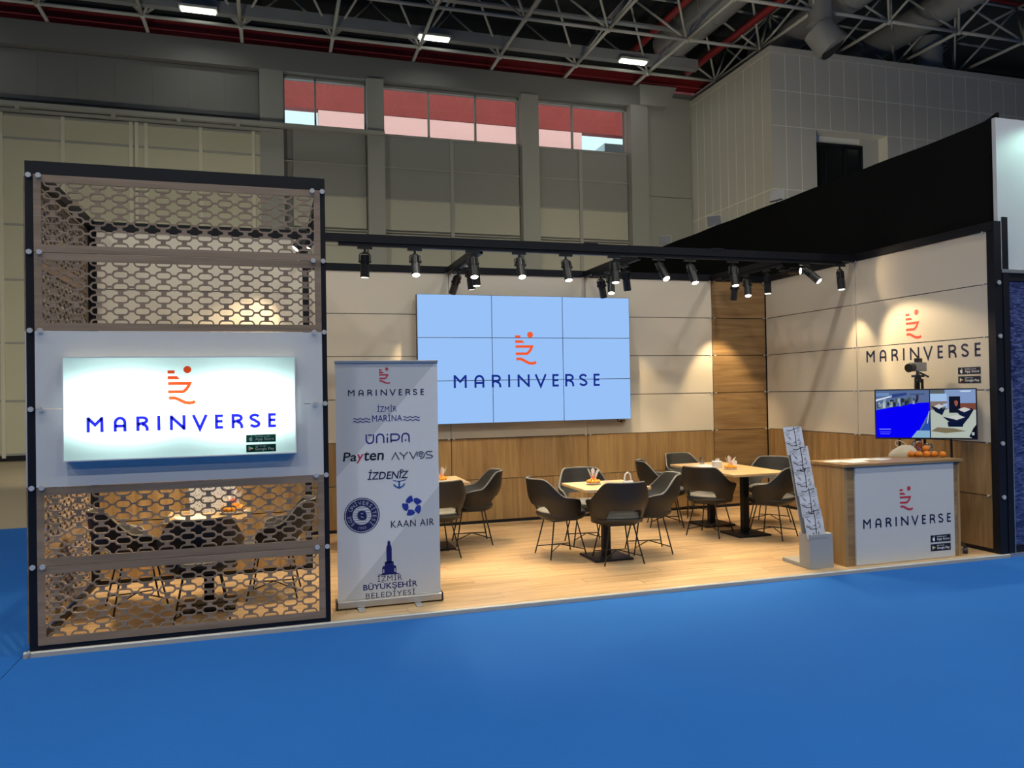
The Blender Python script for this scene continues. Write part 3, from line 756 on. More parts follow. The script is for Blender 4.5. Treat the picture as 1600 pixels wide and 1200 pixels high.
front = [(2.515, (2.5, 2.3, 0)), (3.028, (2.95, .6, 0)), (3.645, (3.6, .7, 0)), (4.166, (4.10, .3, 0)), (4.706, (4.75, .9, .0)), (5.29, (5.15, 1.3, 0)),
         (5.843, (6.15, -.4, 0)), (6.247, (6.35, .6, 0)), (6.817, (6.75, 1.2, 0)), (7.818, (8.56, .72, 1.75)), (8.335, (8.41, 1.70, 0))]
for i, (x, tg) in enumerate(front):
    spotlight('%s black spotlight from the left on the front lighting beam' % ordn[i], (x, KY, ZT_), tg, watts=SPOT_W * (.42 if i == 10 else .75 if i == 9 else 1))
cross = [(XB[1], 3.30, (3.5, 4.0, 1.9), 'spotlight on the left cross beam nearest the video wall'), (XB[1], 2.72, (4.3, 3.3, 0), 'spotlight on the left cross beam tilted to the right'), (XB[1], 2.45, (3.95, 2.2, 0), 'spotlight on the left cross beam nearest the front beam'),
         (XB[2], 3.30, (6.4, 3.9, .9), 'spotlight on the middle cross beam nearest the video wall'), (XB[2], 2.98, (5.3, 1.9, 0), 'spotlight on the middle cross beam pointing at the centre table'), (XB[2], 2.55, (6.3, 3.2, .4), 'spotlight on the middle cross beam tilted to the right, nearest the front beam'),
         (XB[3], 3.22, (7.8, 3.9, 1.0), 'spotlight on the right cross beam nearest the oak bay'), (XB[3], 2.95, (7.2, 1.9, 0.2), 'spotlight on the right cross beam pointing at the long table'), (XB[3], 2.50, (7.7, 2.45, 0), 'spotlight on the right cross beam pointing straight down'), (XB[3], 2.22, (8.56, .9, 3.0), 'spotlight on the right cross beam aimed at the right wall')]
for x, y, tg, lab in cross:
    spotlight(lab, (x, y, TOPZ - .04), tg, rz=PI / 2, watts=SPOT_W * (.22 if 'right wall' in lab else .8))
for y, tg, lab in ((1.50, (.9, 1.9, 1.6), 'spotlight inside the lattice kiosk, the upper of two'), (1.10, (.25, 1.0, 1.2), 'spotlight inside the lattice kiosk, the lower of two'), (.72, (1.0, .95, .6), 'added spotlight inside the lattice kiosk nearest the front post, brightening the table')):  # third kiosk spotlight is added to brighten table and floor
    spotlight(lab, (1.97, y, TOPZ), tg, rz=PI / 2, watts=SPOT_W * (.55 if 'upper' in lab else 1.5))

# =================================================================== VIDEO WALL
VX0, VX1, VZ0, VZ1, VY = 3.352, 6.296, 1.318, 2.978, D - .135
vw = thing('video_wall', 'large pale blue video wall of nine screens showing the MARINVERSE logo', 'video wall')
M_scr = emit('video_screen', srgb(152, 193, 247), 1.0)
M_scr_navy = emit('video_navy', srgb(24, 46, 140), 1.0); M_scr_or = emit('video_orange', srgb(238, 92, 48), 1.0)
pw_, ph_ = (VX1 - VX0) / 3, (VZ1 - VZ0) / 3
for i in range(3):
    for j in range(3):
        x0, z0 = VX0 + i * pw_, VZ0 + j * ph_
        bb = MB().box(x0 + .0005, x0 + pw_ - .0005, VY, VY + .09, z0 + .0005, z0 + ph_ - .0005).build('screen_panel', M_bezel, vw)
        MB().box(x0 + .004, x0 + pw_ - .004, VY - .001, VY, z0 + .004, z0 + ph_ - .004).build('display', M_scr, bb)
mnt = MB(); 
for x in (VX0 + .5, VX0 + 1.5, VX0 + 2.5): mnt.box(x - .03, x + .03, VY + .09, D, VZ0 + .1, VZ1 - .1)
mnt.build('wall_mount', M_black, vw)
wordmark(vw, M_scr_navy, 3.812, 5.838, 1.777, .166, VY - .002)
m = MB(); emblem(m, 4.646, 2.068, .440, VY - .002); m.build('emblem', M_scr_or, vw)
for i in (1, 2): MB().box(VX0 + i * pw_ - .003, VX0 + i * pw_ + .003, VY - .003, VY, VZ0, VZ1).build('bezel_strip', M_bezel, vw)
for j in (1, 2): MB().box(VX0, VX1, VY - .003, VY, VZ0 + j * ph_ - .003, VZ0 + j * ph_ + .003).build('bezel_strip', M_bezel, vw)
m = MB(); m.tube([(6.12, D - .05, 1.33), (6.13, D - .06, 1.29), (6.20, D - .07, 1.275), (6.17, D - .06, 1.30), (6.24, D - .06, 1.29)], .008, 6); m.build('cable', M_blackplastic, vw)

# =================================================================== CHAIRS
def smooth(a, b, x):
    t = max(0, min(1, (x - a) / (b - a))); return t * t * (3 - 2 * t)
def chair_meshes():
    NT, NZ = 44, 7; TH = 118
    def prof(th):
        a = abs(th)
        zt = .815 - .185 * smooth(38, 80, a) - .035 * smooth(80, TH, a)
        zt -= .10 * smooth(TH - 12, TH, a) ** 2
        zb = .545 - .145 * smooth(33, 50, a)
        zb += .05 * smooth(TH - 14, TH, a) ** 2
        return zb, zt
    def pt(th, z, off):
        t = R(th); h = (z - .42) / .40
        r = .250 + .055 * smooth(0, .55, h) - .012 * smooth(.5, 1, h) + off
        lean = .085 * max(0, h) * max(0, math.cos(t))
        return Vector((1.04 * r * math.sin(t), -.98 * r * math.cos(t) - lean + .015, z))
    out = MB(); inn = MB(); TH_ = .030
    def grid(mb, off, flip):
        vs = []
        for i in range(NT + 1):
            th = -TH + 2 * TH * i / NT; zb, zt = prof(th)
            for k in range(NZ + 1): vs.append(pt(th, zb + (zt - zb) * k / NZ, off))
        fs = []
        for i in range(NT):
            for k in range(NZ):
                a = i * (NZ + 1) + k; f = (a, a + NZ + 1, a + NZ + 2, a + 1)
                fs.append(f[::-1] if flip else f)
        mb.add(vs, fs)
    grid(out, 0, False); grid(inn, -TH_, True)
    # rims: strip joining outer and inner skin, kept with the outer shell
    def rim(seq):
        vs = []; 
        for th, z in seq: vs += [pt(th, z, 0), pt(th, z, -TH_)]
        out.add(vs, [(2 * i, 2 * i + 1, 2 * i + 3, 2 * i + 2) for i in range(len(seq) - 1)])
    ths = [-TH + 2 * TH * i / NT for i in range(NT + 1)]
    rim([(t, prof(t)[1]) for t in ths]); rim([(t, prof(t)[0]) for t in reversed(ths)])
    for t in (-TH, TH):
        zb, zt = prof(t); rim([(t, zb + (zt - zb) * k / NZ) for k in range(NZ + 1)])
    # seat bowl
    def sup(a, b, z, n=28, e=2.6):
        return [(a * math.copysign(abs(math.cos(2 * PI * i / n)) ** (2 / e), math.cos(2 * PI * i / n)), .02 + b * math.copysign(abs(math.sin(2 * PI * i / n)) ** (2 / e), math.sin(2 * PI * i / n)), z) for i in range(n)]
    def stack(mb, layers):
        n = len(layers[0]); vs = [p for l in layers for p in l]
        fs = [(j * n + i, j * n + (i + 1) % n, (j + 1) * n + (i + 1) % n, (j + 1) * n + i) for j in range(len(layers) - 1) for i in range(n)]
        fs += [tuple(range(n - 1, -1, -1)), tuple(range((len(layers) - 1) * n, len(layers) * n))]
        mb.add(vs, fs)
    bowl = MB(); stack(bowl, [sup(.15, .15, .383), sup(.205, .205, .390), sup(.242, .238, .412), sup(.255, .250, .440), sup(.250, .245, .452)])
    cush = MB(); stack(cush, [sup(.222, .222, .448), sup(.236, .236, .458), sup(.236, .236, .472), sup(.215, .215, .484), sup(.12, .12, .488)])
    rimlit = MB(); rimlit.tube([pt(t, prof(t)[1] + .003, -TH_ / 2) for t in ths], .009, 6)  # tube along the rim carries the painted edge highlight
    legs = []
    tops = [(-.125, -.115), (.125, -.115), (.125, .135), (-.125, .135)]; feet = [(-.205, -.195), (.205, -.195), (.20, .215), (-.20, .215)]
    st = MB()
    for (a, b), (c, d) in zip(tops, feet):
        legs.append(MB().cyl((a, b, .392), (c, d, 0), .0075, 8))
        k = .20; p = (c + (a - c) * k, d + (b - d) * k, .392 * k)
        st.cyl(p, (0, .01, .115), .006, 6)
    mount = MB().box(-.14, .14, -.13, .15, .374, .384)
    return [('shell', out, M_leather, True), ('lining', inn, M_leatherlit, True), ('seat_bowl', bowl, M_leather, True), ('seat_cushion', cush, M_cushionlit, True), ('lit_rim', rimlit, M_rimlit, True), ('stretcher', st, M_rod, True), ('mounting_plate', mount, M_rod, False)] + [('leg', l, M_rod, True) for l in legs]
def make_chair():
    t = thing('tub_chair', 'chair', 'chair')
    for n, mb, mt, sm in chair_meshes(): mb.build(n, mt, t, smooth=sm)
    return t
chair0 = make_chair(); used = [False]
def chair(label, x, y, deg):
    """deg: direction the sitter faces, 0 = +y (away from the viewer), positive counter-clockwise"""
    if not used[0]: o = chair0; used[0] = True
    else: o = copy_tree(chair0)
    o.location = (x, y, 0); o.rotation_euler = (0, 0, R(deg)); o['label'] = label; o['group'] = 'charcoal tub chairs'
    return o
# centre table
chair('charcoal tub chair turning its back to the front, at the centre table', 4.885, 1.125, -5)
chair('charcoal tub chair at the left side of the centre table', 4.45, 1.62, -86)
chair('charcoal tub chair at the right side of the centre table', 5.40, 1.45, 78)
chair('charcoal tub chair behind the centre table against the oak wall', 4.95, 2.10, 172)
# long table
chair('charcoal tub chair at the near left side of the long table, back turned', 6.48, 2.03, -56)
chair('charcoal tub chair at the near end of the long table beside the leaflet stand', 7.07, 1.63, 30)
chair('charcoal tub chair at the far left of the long table, turned sideways', 6.30, 2.80, -112)
chair('charcoal tub chair behind the far left corner of the long table', 7.00, 3.40, -172)
chair('charcoal tub chair at the right side of the long table facing left', 7.58, 2.42, 128)
# left table
chair('charcoal tub chair right of the left table, facing left', 3.76, 2.60, 84)
chair('charcoal tub chair in front of the left table, half hidden by the banner', 3.22, 2.02, 6)
chair('charcoal tub chair left of the left table, seen beside the screen post', 2.62, 2.70, -88)
chair('charcoal tub chair behind the left table, mostly hidden by the banner', 3.20, 3.05, 176)
# kiosk
chair('charcoal tub chair in the kiosk with its back to the lattice', 1.06, .40, 4)
chair('charcoal tub chair at the left inside the kiosk', .50, 1.00, -72)
chair('charcoal tub chair at the right inside the kiosk', 1.60, 1.02, 84)

# =================================================================== TABLES
def table(label, x0, x1, y0, y1, rz=0.0, bases=None):
    cx, cy = (x0 + x1) / 2, (y0 + y1) / 2
    t = thing('bistro_table', label, 'table', (cx, cy, 0), rz, 'oak bistro tables')
    w, d = (x1 - x0) / 2, (y1 - y0) / 2
    MB().box(-w, w, -d, d, .717, .745).build('table_top', M_table, t, bevel=.003)
    MB().box(-.038, .038, -.038, .038, .022, .700).build('pillar', M_black, t, bevel=.003)
    MB().box(-.21, .21, -.21, .21, 0, .022).build('base_plate', M_black, t, bevel=.004)
    MB().box(-.15, .15, -.15, .15, .700, .717).build('top_bracket', M_black, t)
    return t
table('oak square table in the centre of the stand', 4.50, 5.20, .99, 1.68)
table('far half of the long oak table near the oak bay', 6.50, 7.25, 2.275, 3.00)
table('near half of the long oak table, closest to the leaflet stand', 6.50, 7.25, 1.54, 2.27)
table('oak square table behind the roll-up banner', 2.93, 3.63, 2.14, 2.86)
table('oak square table inside the lattice kiosk', .76, 1.40, .50, 1.14)

# things on the tables
def candy_dish(label, x, y, rz=0.0, big=1.0):
    t = thing('candy_dish', label, 'dish', (x, y, .745), rz, 'orange candy dishes'); t.scale = (big,) * 3
    MB().lathe([(.035, 0), (.075, .004), (.085, .014), (.080, .016), (.04, .010), (.001, .010)], n=20, cap=False).build('plate', M_paper, t, smooth=True)
    rnd = random.Random(int(x * 100))
    for k in range(9):
        a = 2 * PI * k / 9; m = MB().sphere((.056 * math.cos(a), .056 * math.sin(a), .030), .021, 10, 6, .85); m.build('orange_sweet', M_orangeplate, t, smooth=True)
    for k in range(4):
        a = 2 * PI * k / 4 + .4; MB().sphere((.022 * math.cos(a), .022 * math.sin(a), .046), .020, 10, 6).build('orange_sweet', M_orangeplate, t, smooth=True)
    MB().sphere((.0, -.005, .070), .020, 10, 6, 1.2).build('red_sweet', M_redcandy, t, smooth=True)
    for k in range(7):
        a = 2 * PI * k / 7 + rnd.random() * .6; l = .035 + .05 * rnd.random(); w = .010 + .012 * rnd.random()
        c, s = math.cos(a), math.sin(a)
        p0 = Vector((.02 * c, .02 * s, .055)); tip = Vector((.055 * c, .055 * s, .07 + l)); n = Vector((-s, c, 0)) * w
        MB().add([p0 - n * .5, p0 + n * .5, tip + n, p0.lerp(tip, 1.1) + Vector((.01 * c, .01 * s, .01)), tip - n], [(0, 1, 2, 3, 4)]).build('cellophane_leaf', M_cello, t)
    return t
candy_dish('plate of orange sweets with cellophane on the centre table', 4.76, 1.42)
candy_dish('plate of orange sweets with cellophane on the long table', 6.82, 2.10)
candy_dish('plate of orange sweets on the table behind the banner', 3.36, 2.40)
candy_dish('plate of orange sweets on the kiosk table', 1.27, .85, big=1.35)
# white napkin box, drinking glass on the long table
o = thing('napkin_box', 'small white napkin box on the long table', 'box', (6.76, 2.30, .745)); m = MB(); m.box(-.05, .05, -.035, .035, 0, .085); m.build('box', M_paper, o, bevel=.003)
MB().add([(-.03, 0, .085), (.03, 0, .085), (.045, .01, .115), (-.02, -.01, .12)], [(0, 1, 2, 3)]).build('napkin', M_paper, o)
o = thing('napkin_stack', 'white folded napkins standing beside the orange sweets', 'napkin', (6.92, 2.18, .745)); MB().add([(-.04, 0, 0), (.04, 0, 0), (.05, .01, .085), (.0, .02, .105), (-.03, .01, .08)], [(0, 1, 2, 3, 4)]).build('napkin', M_paper, o); MB().add([(-.03, .02, 0), (.05, .02, 0), (.04, .03, .095), (-.02, .03, .09)], [(0, 1, 2, 3)]).build('napkin', M_paper, o)
gl = thing('drinking_glass', 'clear drinking glass at the far left of the long table', 'glass', (6.84, 2.78, .745)); MB().lathe([(.028, 0), (.034, .09), (.032, .09), (.026, .006), (.0005, .006)], n=18, cap=False).build('cup', M_acrylic, gl, smooth=True)
for (x, y, r, lab) in ((5.00, 1.28, .2, 'white paper sheet lying on the centre table'), (6.78, 2.62, -.1, 'white paper sheet lying on the long table'), (.95, .72, .3, 'white paper sheet lying on the kiosk table')):
    o = MB().box(-.105, .105, -.148, .148, 0, .0015).build('paper_sheet', M_paper, None, (x, y, .745), r); tag(o, lab, 'paper')
# small white bag with arched handle on the centre table
bg_ = thing('paper_bag', 'small white bag with an arched handle on the centre table', 'bag', (5.12, 1.36, .745), .3)
m = MB(); m.add([(-.055, -.03, 0), (.055, -.03, 0), (.055, .03, 0), (-.055, .03, 0), (-.06, -.012, .025), (.06, -.012, .025), (.06, .012, .025), (-.06, .012, .025)], [(0, 3, 2, 1), (4, 5, 6, 7), (0, 1, 5, 4), (1, 2, 6, 5), (2, 3, 7, 6), (3, 0, 4, 7)]); m.build('bag_body', M_paper, bg_)
MB().tube([(-.045, 0, .02), (-.043, 0, .06), (-.03, 0, .095), (0, 0, .112), (.03, 0, .095), (.043, 0, .06), (.045, 0, .02)], .008, 8).build('handle', M_paper, bg_, smooth=True)
# white speckled bag on the kiosk table
m_sp, nt, b = nodes('speckled_white'); tcn = nt.nodes.new('ShaderNodeTexCoord'); nz = nt.nodes.new('ShaderNodeTexNoise'); nz.inputs['Scale'].default_value = 90; nz.inputs['Detail'].default_value = 2
cr = nt.nodes.new('ShaderNodeValToRGB'); cr.color_ramp.elements[0].position = .36; cr.color_ramp.elements[0].color = (.12, .12, .12, 1); cr.color_ramp.elements[1].position = .42; cr.color_ramp.elements[1].color = (.85, .84, .81, 1)
nt.links.new(tcn.outputs['Object'], nz.inputs['Vector']); nt.links.new(nz.outputs['Fac'], cr.inputs[0]); nt.links.new(cr.outputs[0], b.inputs['Base Color'])
kb = thing('gift_bag', 'white speckled paper bag standing on the kiosk table', 'bag', (1.12, 1.02, .745), .1)
MB().add([(-.20, -.05, 0), (.20, -.05, 0), (.20, .05, 0), (-.20, .05, 0), (-.21, -.03, .24), (.16, -.03, .26), (.16, .03, .26), (-.21, .03, .24)], [(0, 3, 2, 1), (4, 5, 6, 7), (0, 1, 5, 4), (1, 2, 6, 5), (2, 3, 7, 6), (3, 0, 4, 7)]).build('bag_body', m_sp, kb)
MB().tube([(-.08, -.036, .22), (-.07, -.036, .30), (0, -.036, .33), (.06, -.036, .30), (.07, -.036, .22)], .005, 6).build('handle', M_paper, kb, smooth=True)

# =================================================================== ROLL-UP BANNER
rb = thing('rollup_banner', 'grey roll-up banner printed with partner logos', 'banner', (2.49, .30, 0))
MB().prism([(-.425, .012), (.425, .012), (.425, .070), (-.425, .070)], -.022, .075).build('base_cassette', M_alu, rb, bevel=.008)
for x in (-.24, .22): MB().box(x - .028, x + .028, -.125, .14, 0, .012).build('foot', M_alu, rb, bevel=.004)
for s in (-1, 1): MB().box(s * .425 - .006, s * .425 + .006, -.027, .08, .008, .074).build('end_cap', M_blackplastic, rb)
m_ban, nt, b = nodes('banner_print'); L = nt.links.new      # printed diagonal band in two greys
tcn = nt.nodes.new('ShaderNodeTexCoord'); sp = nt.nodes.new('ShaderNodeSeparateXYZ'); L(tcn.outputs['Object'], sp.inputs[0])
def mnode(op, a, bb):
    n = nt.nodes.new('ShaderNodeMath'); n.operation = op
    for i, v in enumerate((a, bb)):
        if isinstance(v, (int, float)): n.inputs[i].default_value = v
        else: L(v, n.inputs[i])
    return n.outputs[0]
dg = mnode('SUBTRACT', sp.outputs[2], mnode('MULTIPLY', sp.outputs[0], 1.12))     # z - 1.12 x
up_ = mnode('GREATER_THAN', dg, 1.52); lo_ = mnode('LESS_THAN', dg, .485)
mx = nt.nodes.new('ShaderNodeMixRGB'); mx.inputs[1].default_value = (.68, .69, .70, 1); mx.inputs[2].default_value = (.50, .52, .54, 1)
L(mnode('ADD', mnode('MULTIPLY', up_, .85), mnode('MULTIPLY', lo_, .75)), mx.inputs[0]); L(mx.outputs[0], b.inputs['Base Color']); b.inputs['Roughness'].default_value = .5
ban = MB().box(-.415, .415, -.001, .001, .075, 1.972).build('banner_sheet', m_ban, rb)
MB().box(-.42, .42, -.012, .012, 1.968, 1.990).build('top_rail', M_alu, rb, bevel=.003)
MB().cyl((0, .03, .09), (0, .03, 1.97), .010, 10).build('support_pole', M_alu, rb, smooth=True)
Yp = -.0025
def U(px, py):   # banner print positions measured in photo pixels -> banner plane
    d = fw + rt * ((px - 800) / F_PX) - up * ((py - 600) / F_PX); k = (.30 + Yp - CAM.y) / d.y; p = CAM + d * k
    return p.x - 2.49, p.z
def lt(px0, px1, top, bot): a_ = U(px0, bot); return a_[0], U(px1, bot)[0], a_[1], U(px0, top)[1]    # box from its left edge
def word(s_, px0, px1, top, bot, mt, bold=0.0, shear=0.0, spacing=1.0, name='lettering'):
    m_ = MB(); text(m_, s_, *lt(px0, px1, top, bot), Yp, bold, shear, spacing); return m_.build(name, mt, ban)
m = MB(); emblem(m, U(592.3, 600)[0], U(592.3, 600)[1], .135, Yp); m.build('emblem', M_redprint, ban)
a = U(543.7, 619); c = U(662.3, 616); wordmark(ban, M_navy, a[0], c[0], a[1], .050, Yp)
word('İZMİR', 589.6, 620, 632, 643.5, M_navyb, .0); word('MARİNA', 581.6, 628.4, 645.5, 659, M_navyb, .0)
for (p0, p1, yy) in ((551.7, 578.7, 655), (630, 655.8, 652)):
    for dy in (0, 4.5):
        m = MB(); z_ = U(p0, yy + dy)[1]; xa, xb = U(p0, yy)[0], U(p1, yy)[0]
        m.stroke([(xa + (xb - xa) * i / 24, z_ + .0055 * math.sin(i / 24 * 6 * PI)) for i in range(25)], .0065, Yp); m.build('wave_line', M_navyb, ban)
# UNIPA drawn with round strokes
m = MB(); x0, x1, z0, z1 = lt(571, 640.7, 679, 693); h = z1 - z0; w = x1 - x0; s_ = .011
S = lambda pts: m.stroke([(x0 + u * w, z0 + v * h) for u, v in pts], s_, Yp)
def arcn(cu, cv, ru, rv, a0, a1, n=8): return [(cu + ru * math.cos(R(a0 + (a1 - a0) * i / n)), cv + rv * math.sin(R(a0 + (a1 - a0) * i / n))) for i in range(n + 1)]
S([(.02, 1)] + arcn(.10, .4, .08, .4, 180, 360) + [(.18, 1)]); S([(.25, 0)] + arcn(.33, .6, .08, .4, 180, 0) + [(.41, 0)])
S([(.49, 0), (.49, .62)]); S([(.57, 0), (.57, .95), (.66, .95)] + arcn(.68, .6, .08, .35, 80, -80) + [(.57, .25)]); S([(.82, 0)] + arcn(.90, .6, .08, .4, 180, 0) + [(.98, 0)])
for u, v in ((.08, .92), (.125, .92), (.49, .92), (.90, .22)): m.disc2(x0 + u * w, z0 + v * h, .007, Yp, 10)
m.build('lettering', M_navyb, ban)
word('Pa', 535.6, 557.3, 707.3, 721.6, M_dark, .014, .12); word('ten', 568.5, 600, 706, 720, M_dark, .014, .12); word('y', 556.8, 568.6, 710, 724, M_redprint, .014, .12)
m = MB(); x0, x1, z0, z1 = lt(612, 676.7, 707, 718.7); w = x1 - x0; h = z1 - z0; s_ = .009
S([(0, 0), (.09, .95), (.18, 0)]); S([(.19, 1), (.29, .45), (.39, 1)]); S([(.29, .45), (.29, 0)]); S([(.43, 1), (.52, .05), (.61, 1)]); S(arcn(.70, .5, .09, .45, 200, 30)); S(arcn(.70, .5, .09, .45, -100, 20)); S(arcn(.70, .5, .04, .2, 0, 340, 10))
S([(.98, .92), (.86, .95), (.82, .75), (.86, .55), (.95, .45), (.99, .27), (.95, .07), (.82, .08)]); m.build('lettering', M_grey, ban)
word('İZDENIZ', 574, 639, 734, 750, M_navy, .012, .2); m = MB(); a = U(627.3, 736); m.ring2(a[0], a[1], .008, .016, Yp - .0004, 16); m.build('anchor_ring', M_navy, ban)
a = U(623.8, 757); m = MB(); m.stroke([(a[0] - .05, a[1] + .036), (a[0], a[1] + .024), (a[0] + .055, a[1] + .038)], .007, Yp); m.stroke([(a[0], a[1] + .03), (a[0], a[1] - .025)], .014, Yp)
m.stroke([(a[0] - .045, a[1] + .004), (a[0] - .03, a[1] - .014), (a[0], a[1] - .030), (a[0] + .03, a[1] - .014), (a[0] + .045, a[1] + .006)], .012, Yp); m.build('anchor', M_mid, ban)
# university seal
M_seal = mat('print_seal', srgb(24, 26, 82), .5); M_pale = mat('print_pale', srgb(170, 178, 196), .5)
a = U(565.6, 805.3); R0 = abs(U(593.3, 805)[0] - a[0])
m = MB(); m.ring2(*a, R0 * .955, R0, Yp); m.build('seal_outer_ring', M_seal, ban)
m = MB(); m.ring2(*a, R0 * .53, R0 * .91, Yp); m.build('seal_ring', M_seal, ban)
m = MB(); m.disc2(*a, R0 * .32, Yp - .0004); m.build('seal_centre', m_ban if False else M_pale, ban)
m = MB(); text(m, 'e', a[0] - R0 * .26, a[0] + R0 * .26, a[1] - R0 * .28, a[1] + R0 * .28, Yp - .0008, .03); m.build('seal_letter', M_seal, ban)
for k in range(-3, 4):
    hw = math.sqrt(max(0, .50 ** 2 - (k * .14) ** 2)) * R0
    m = MB(); m.stroke([(a[0] - hw + 2 * hw * i / 20, a[1] + k * .14 * R0 + .012 * R0 * math.sin(i * 1.6)) for i in range(21)], .0035, Yp); m.build('seal_wave', M_seal, ban)
arc_text('EGE ÜNİVERSİTESİ', a[0], a[1], R0 * .72, R0 * .22, R(222), R(-42), Yp - .0008, .008, M_pale, ban)
arc_text('1955', a[0], a[1], R0 * .72, R0 * .15, R(255), R(285), Yp - .0008, .006, M_pale, ban, True)
# five-bladed star
a = U(644.2, 790.4); r = abs(U(659.8, 790)[0] - a[0])
for k in range(5):
    t0 = R(92 - 72 * k)
    p = lambda rr, an: (a[0] + rr * r * math.cos(t0 + R(an)), a[1] + rr * r * math.sin(t0 + R(an)))
    m = MB(); m.flat([p(1.06, 0), p(.50, -16), p(.40, 44), p(.74, 58), p(.90, 40), p(1.0, 18)], Yp); m.build('star_blade', mat('print_star', srgb(34, 52, 150), .5) if k == 0 else MATS['print_star'], ban)
word('KAAN AIR', 611, 678.4, 814, 824.7, M_navy, .0, spacing=1.1)
# clock tower
M_tow = mat('print_tower', srgb(20, 20, 96), .5)
m = MB(); a = U(608.4, 897.3); k = abs(U(610, 880)[0] - U(609, 880)[0])
T_ = lambda q: m.flat([(a[0] + x * k, a[1] + z * k) for x, z in q], Yp)
T_([(-4, 18), (4, 18), (4.2, 40), (3.4, 45), (-3.4, 45), (-4.2, 40)]); T_([(-2.4, 44.9), (2.4, 44.9), (2.2, 50.5), (0, 53.5), (-2.2, 50.5)]); T_([(-11, 1.9), (11, 1.9), (11, 11), (9.5, 13.5), (-9.5, 13.5), (-11, 11)]); T_([(-7.2, 13.4), (7.2, 13.4), (6.8, 20), (-6.8, 20)]); T_([(-18, -.4), (18, -.4), (10, 2), (-10, 2)])
m.build('tower_symbol', M_tow, ban)
for x in (-8.8, 8.8):
    m = MB(); m.flat([(a[0] + (x - 1) * k, a[1] + 3 * k), (a[0] + (x + 1) * k, a[1] + 3 * k), (a[0] + (x + 1) * k, a[1] + 8 * k), (a[0] + x * k, a[1] + 9.2 * k), (a[0] + (x - 1) * k, a[1] + 8 * k)], Yp - .0006); m.build('tower_arch', M_pale, ban)
word('İZMİR', 590, 628.4, 897.3, 909, M_navy, -.006, spacing=1.1); word('BÜYÜKŞEHİR', 567.7, 652.4, 911.0, 925.4, M_tow, .012); word('BELEDİYESİ', 571.7, 649, 924.6, 935.8, M_navy, -.006, spacing=1.1)

# =================================================================== COUNTER
CX0, CX1, CY0, CY1 = 6.773, 8.160, .10, .56
ct = thing('reception_counter', 'oak reception counter with a white logo front', 'counter', (CX0, CY0, 0)); cw = CX1 - CX0; cdp = CY1 - CY0
for x in (0, cw - .03): MB().box(x, x + .03, .0, cdp, 0, .944).build('side_panel', M_oakv, ct, bevel=.002)
MB().box(.03, cw - .03, .012, .03, 0.05, .944).build('front_board', M_oakv, ct)
for (a, b) in ((.03, .112), (cw - .088, cw - .03)): MB().box(a, b, .004, .012, 0, .944).build('front_stile', M_oakh, ct)
MB().box(-.012, cw + .02, -.03, cdp + .02, .944, .972).build('counter_top', M_oakh, ct, bevel=.003)
fp = MB().box(.112, cw - .088, -.012, .006, 0.006, .944).build('front_panel', M_white, ct)
yp = -.0135
wordmark(fp, M_navy, 6.968 - CX0, 8.024 - CX0, .350, .090, yp)
m = MB(); emblem(m, 7.404 - CX0, .494, .238, yp); m.build('emblem', M_redprint, fp)
badges(fp, 7.768 - CX0, 8.016 - CX0, .231, .069, .018, yp)
# leaflets lying on the counter
for i, (x, y, r) in enumerate(((6.93, .40, .25), (7.10, .36, -.1), (7.28, .42, .15), (7.42, .36, .4), (7.02, .24, .05))):
    o = MB().box(-.105, .105, -.074, .074, 0, .002 + .001 * i).build('leaflet', M_paper, None, (x, y, .972), r)
    tag(o, ('leaflet at the left end of the counter top', 'leaflet second from the left on the counter top', 'leaflet in the middle of the counter top', 'leaflet nearest the fruit on the counter top', 'leaflet at the front edge of the counter top')[i], 'leaflet', 'leaflets on the counter')
# mandarins on the counter
mnd = [(8.02, .363, 0), (7.955, .400, 0), (8.082, .328, 0), (8.130, .270, 0), (7.895, .440, 0), (7.995, .445, 0), (8.065, .405, 0), (8.045, .395, .055), (7.965, .475, .0)]
pos = ['front row, middle', 'front row, second from the left', 'front row, second from the right', 'front row, rightmost', 'front row, leftmost', 'back row, left', 'back row, right', 'on top of the others', 'at the back left']
for (x, y, z), p in zip(mnd, pos):
    t = thing('mandarin', 'mandarin in the pile on the counter, ' + p, 'mandarin', (x, y, .972 + z), 0, 'mandarins on the counter')
    MB().sphere((0, 0, .031), .036, 14, 10, .88).build('peel', M_orange, t, smooth=True)
    MB().cyl((0, 0, .060), (.002, 0, .067), .005, 6).build('stem', M_green, t)
# clear jars with sweets behind the mandarins
for (x, y, h, lab) in ((8.035, .500, .16, 'taller clear jar of wrapped sweets behind the mandarins'), (8.115, .440, .13, 'shorter clear jar of wrapped sweets right of the taller one')):
    t = thing('sweet_jar', lab, 'jar', (x, y, .972)); MB().lathe([(.045, 0), (.05, .01), (.05, h - .02), (.042, h), (.040, h), (.047, h - .02), (.047, .012), (.0005, .008)], n=20, cap=False).build('jar_body', M_acrylic, t, smooth=True)
    rn = random.Random(3)
    for k in range(14 if h > .15 else 10):
        aa = k * 2.4; rr = .026; MB().sphere((rr * math.cos(aa), rr * math.sin(aa), .025 + .0085 * k), .017, 8, 6).build('sweet', (M_orangeplate, M_redcandy, M_paper)[k % 3], t, smooth=True)
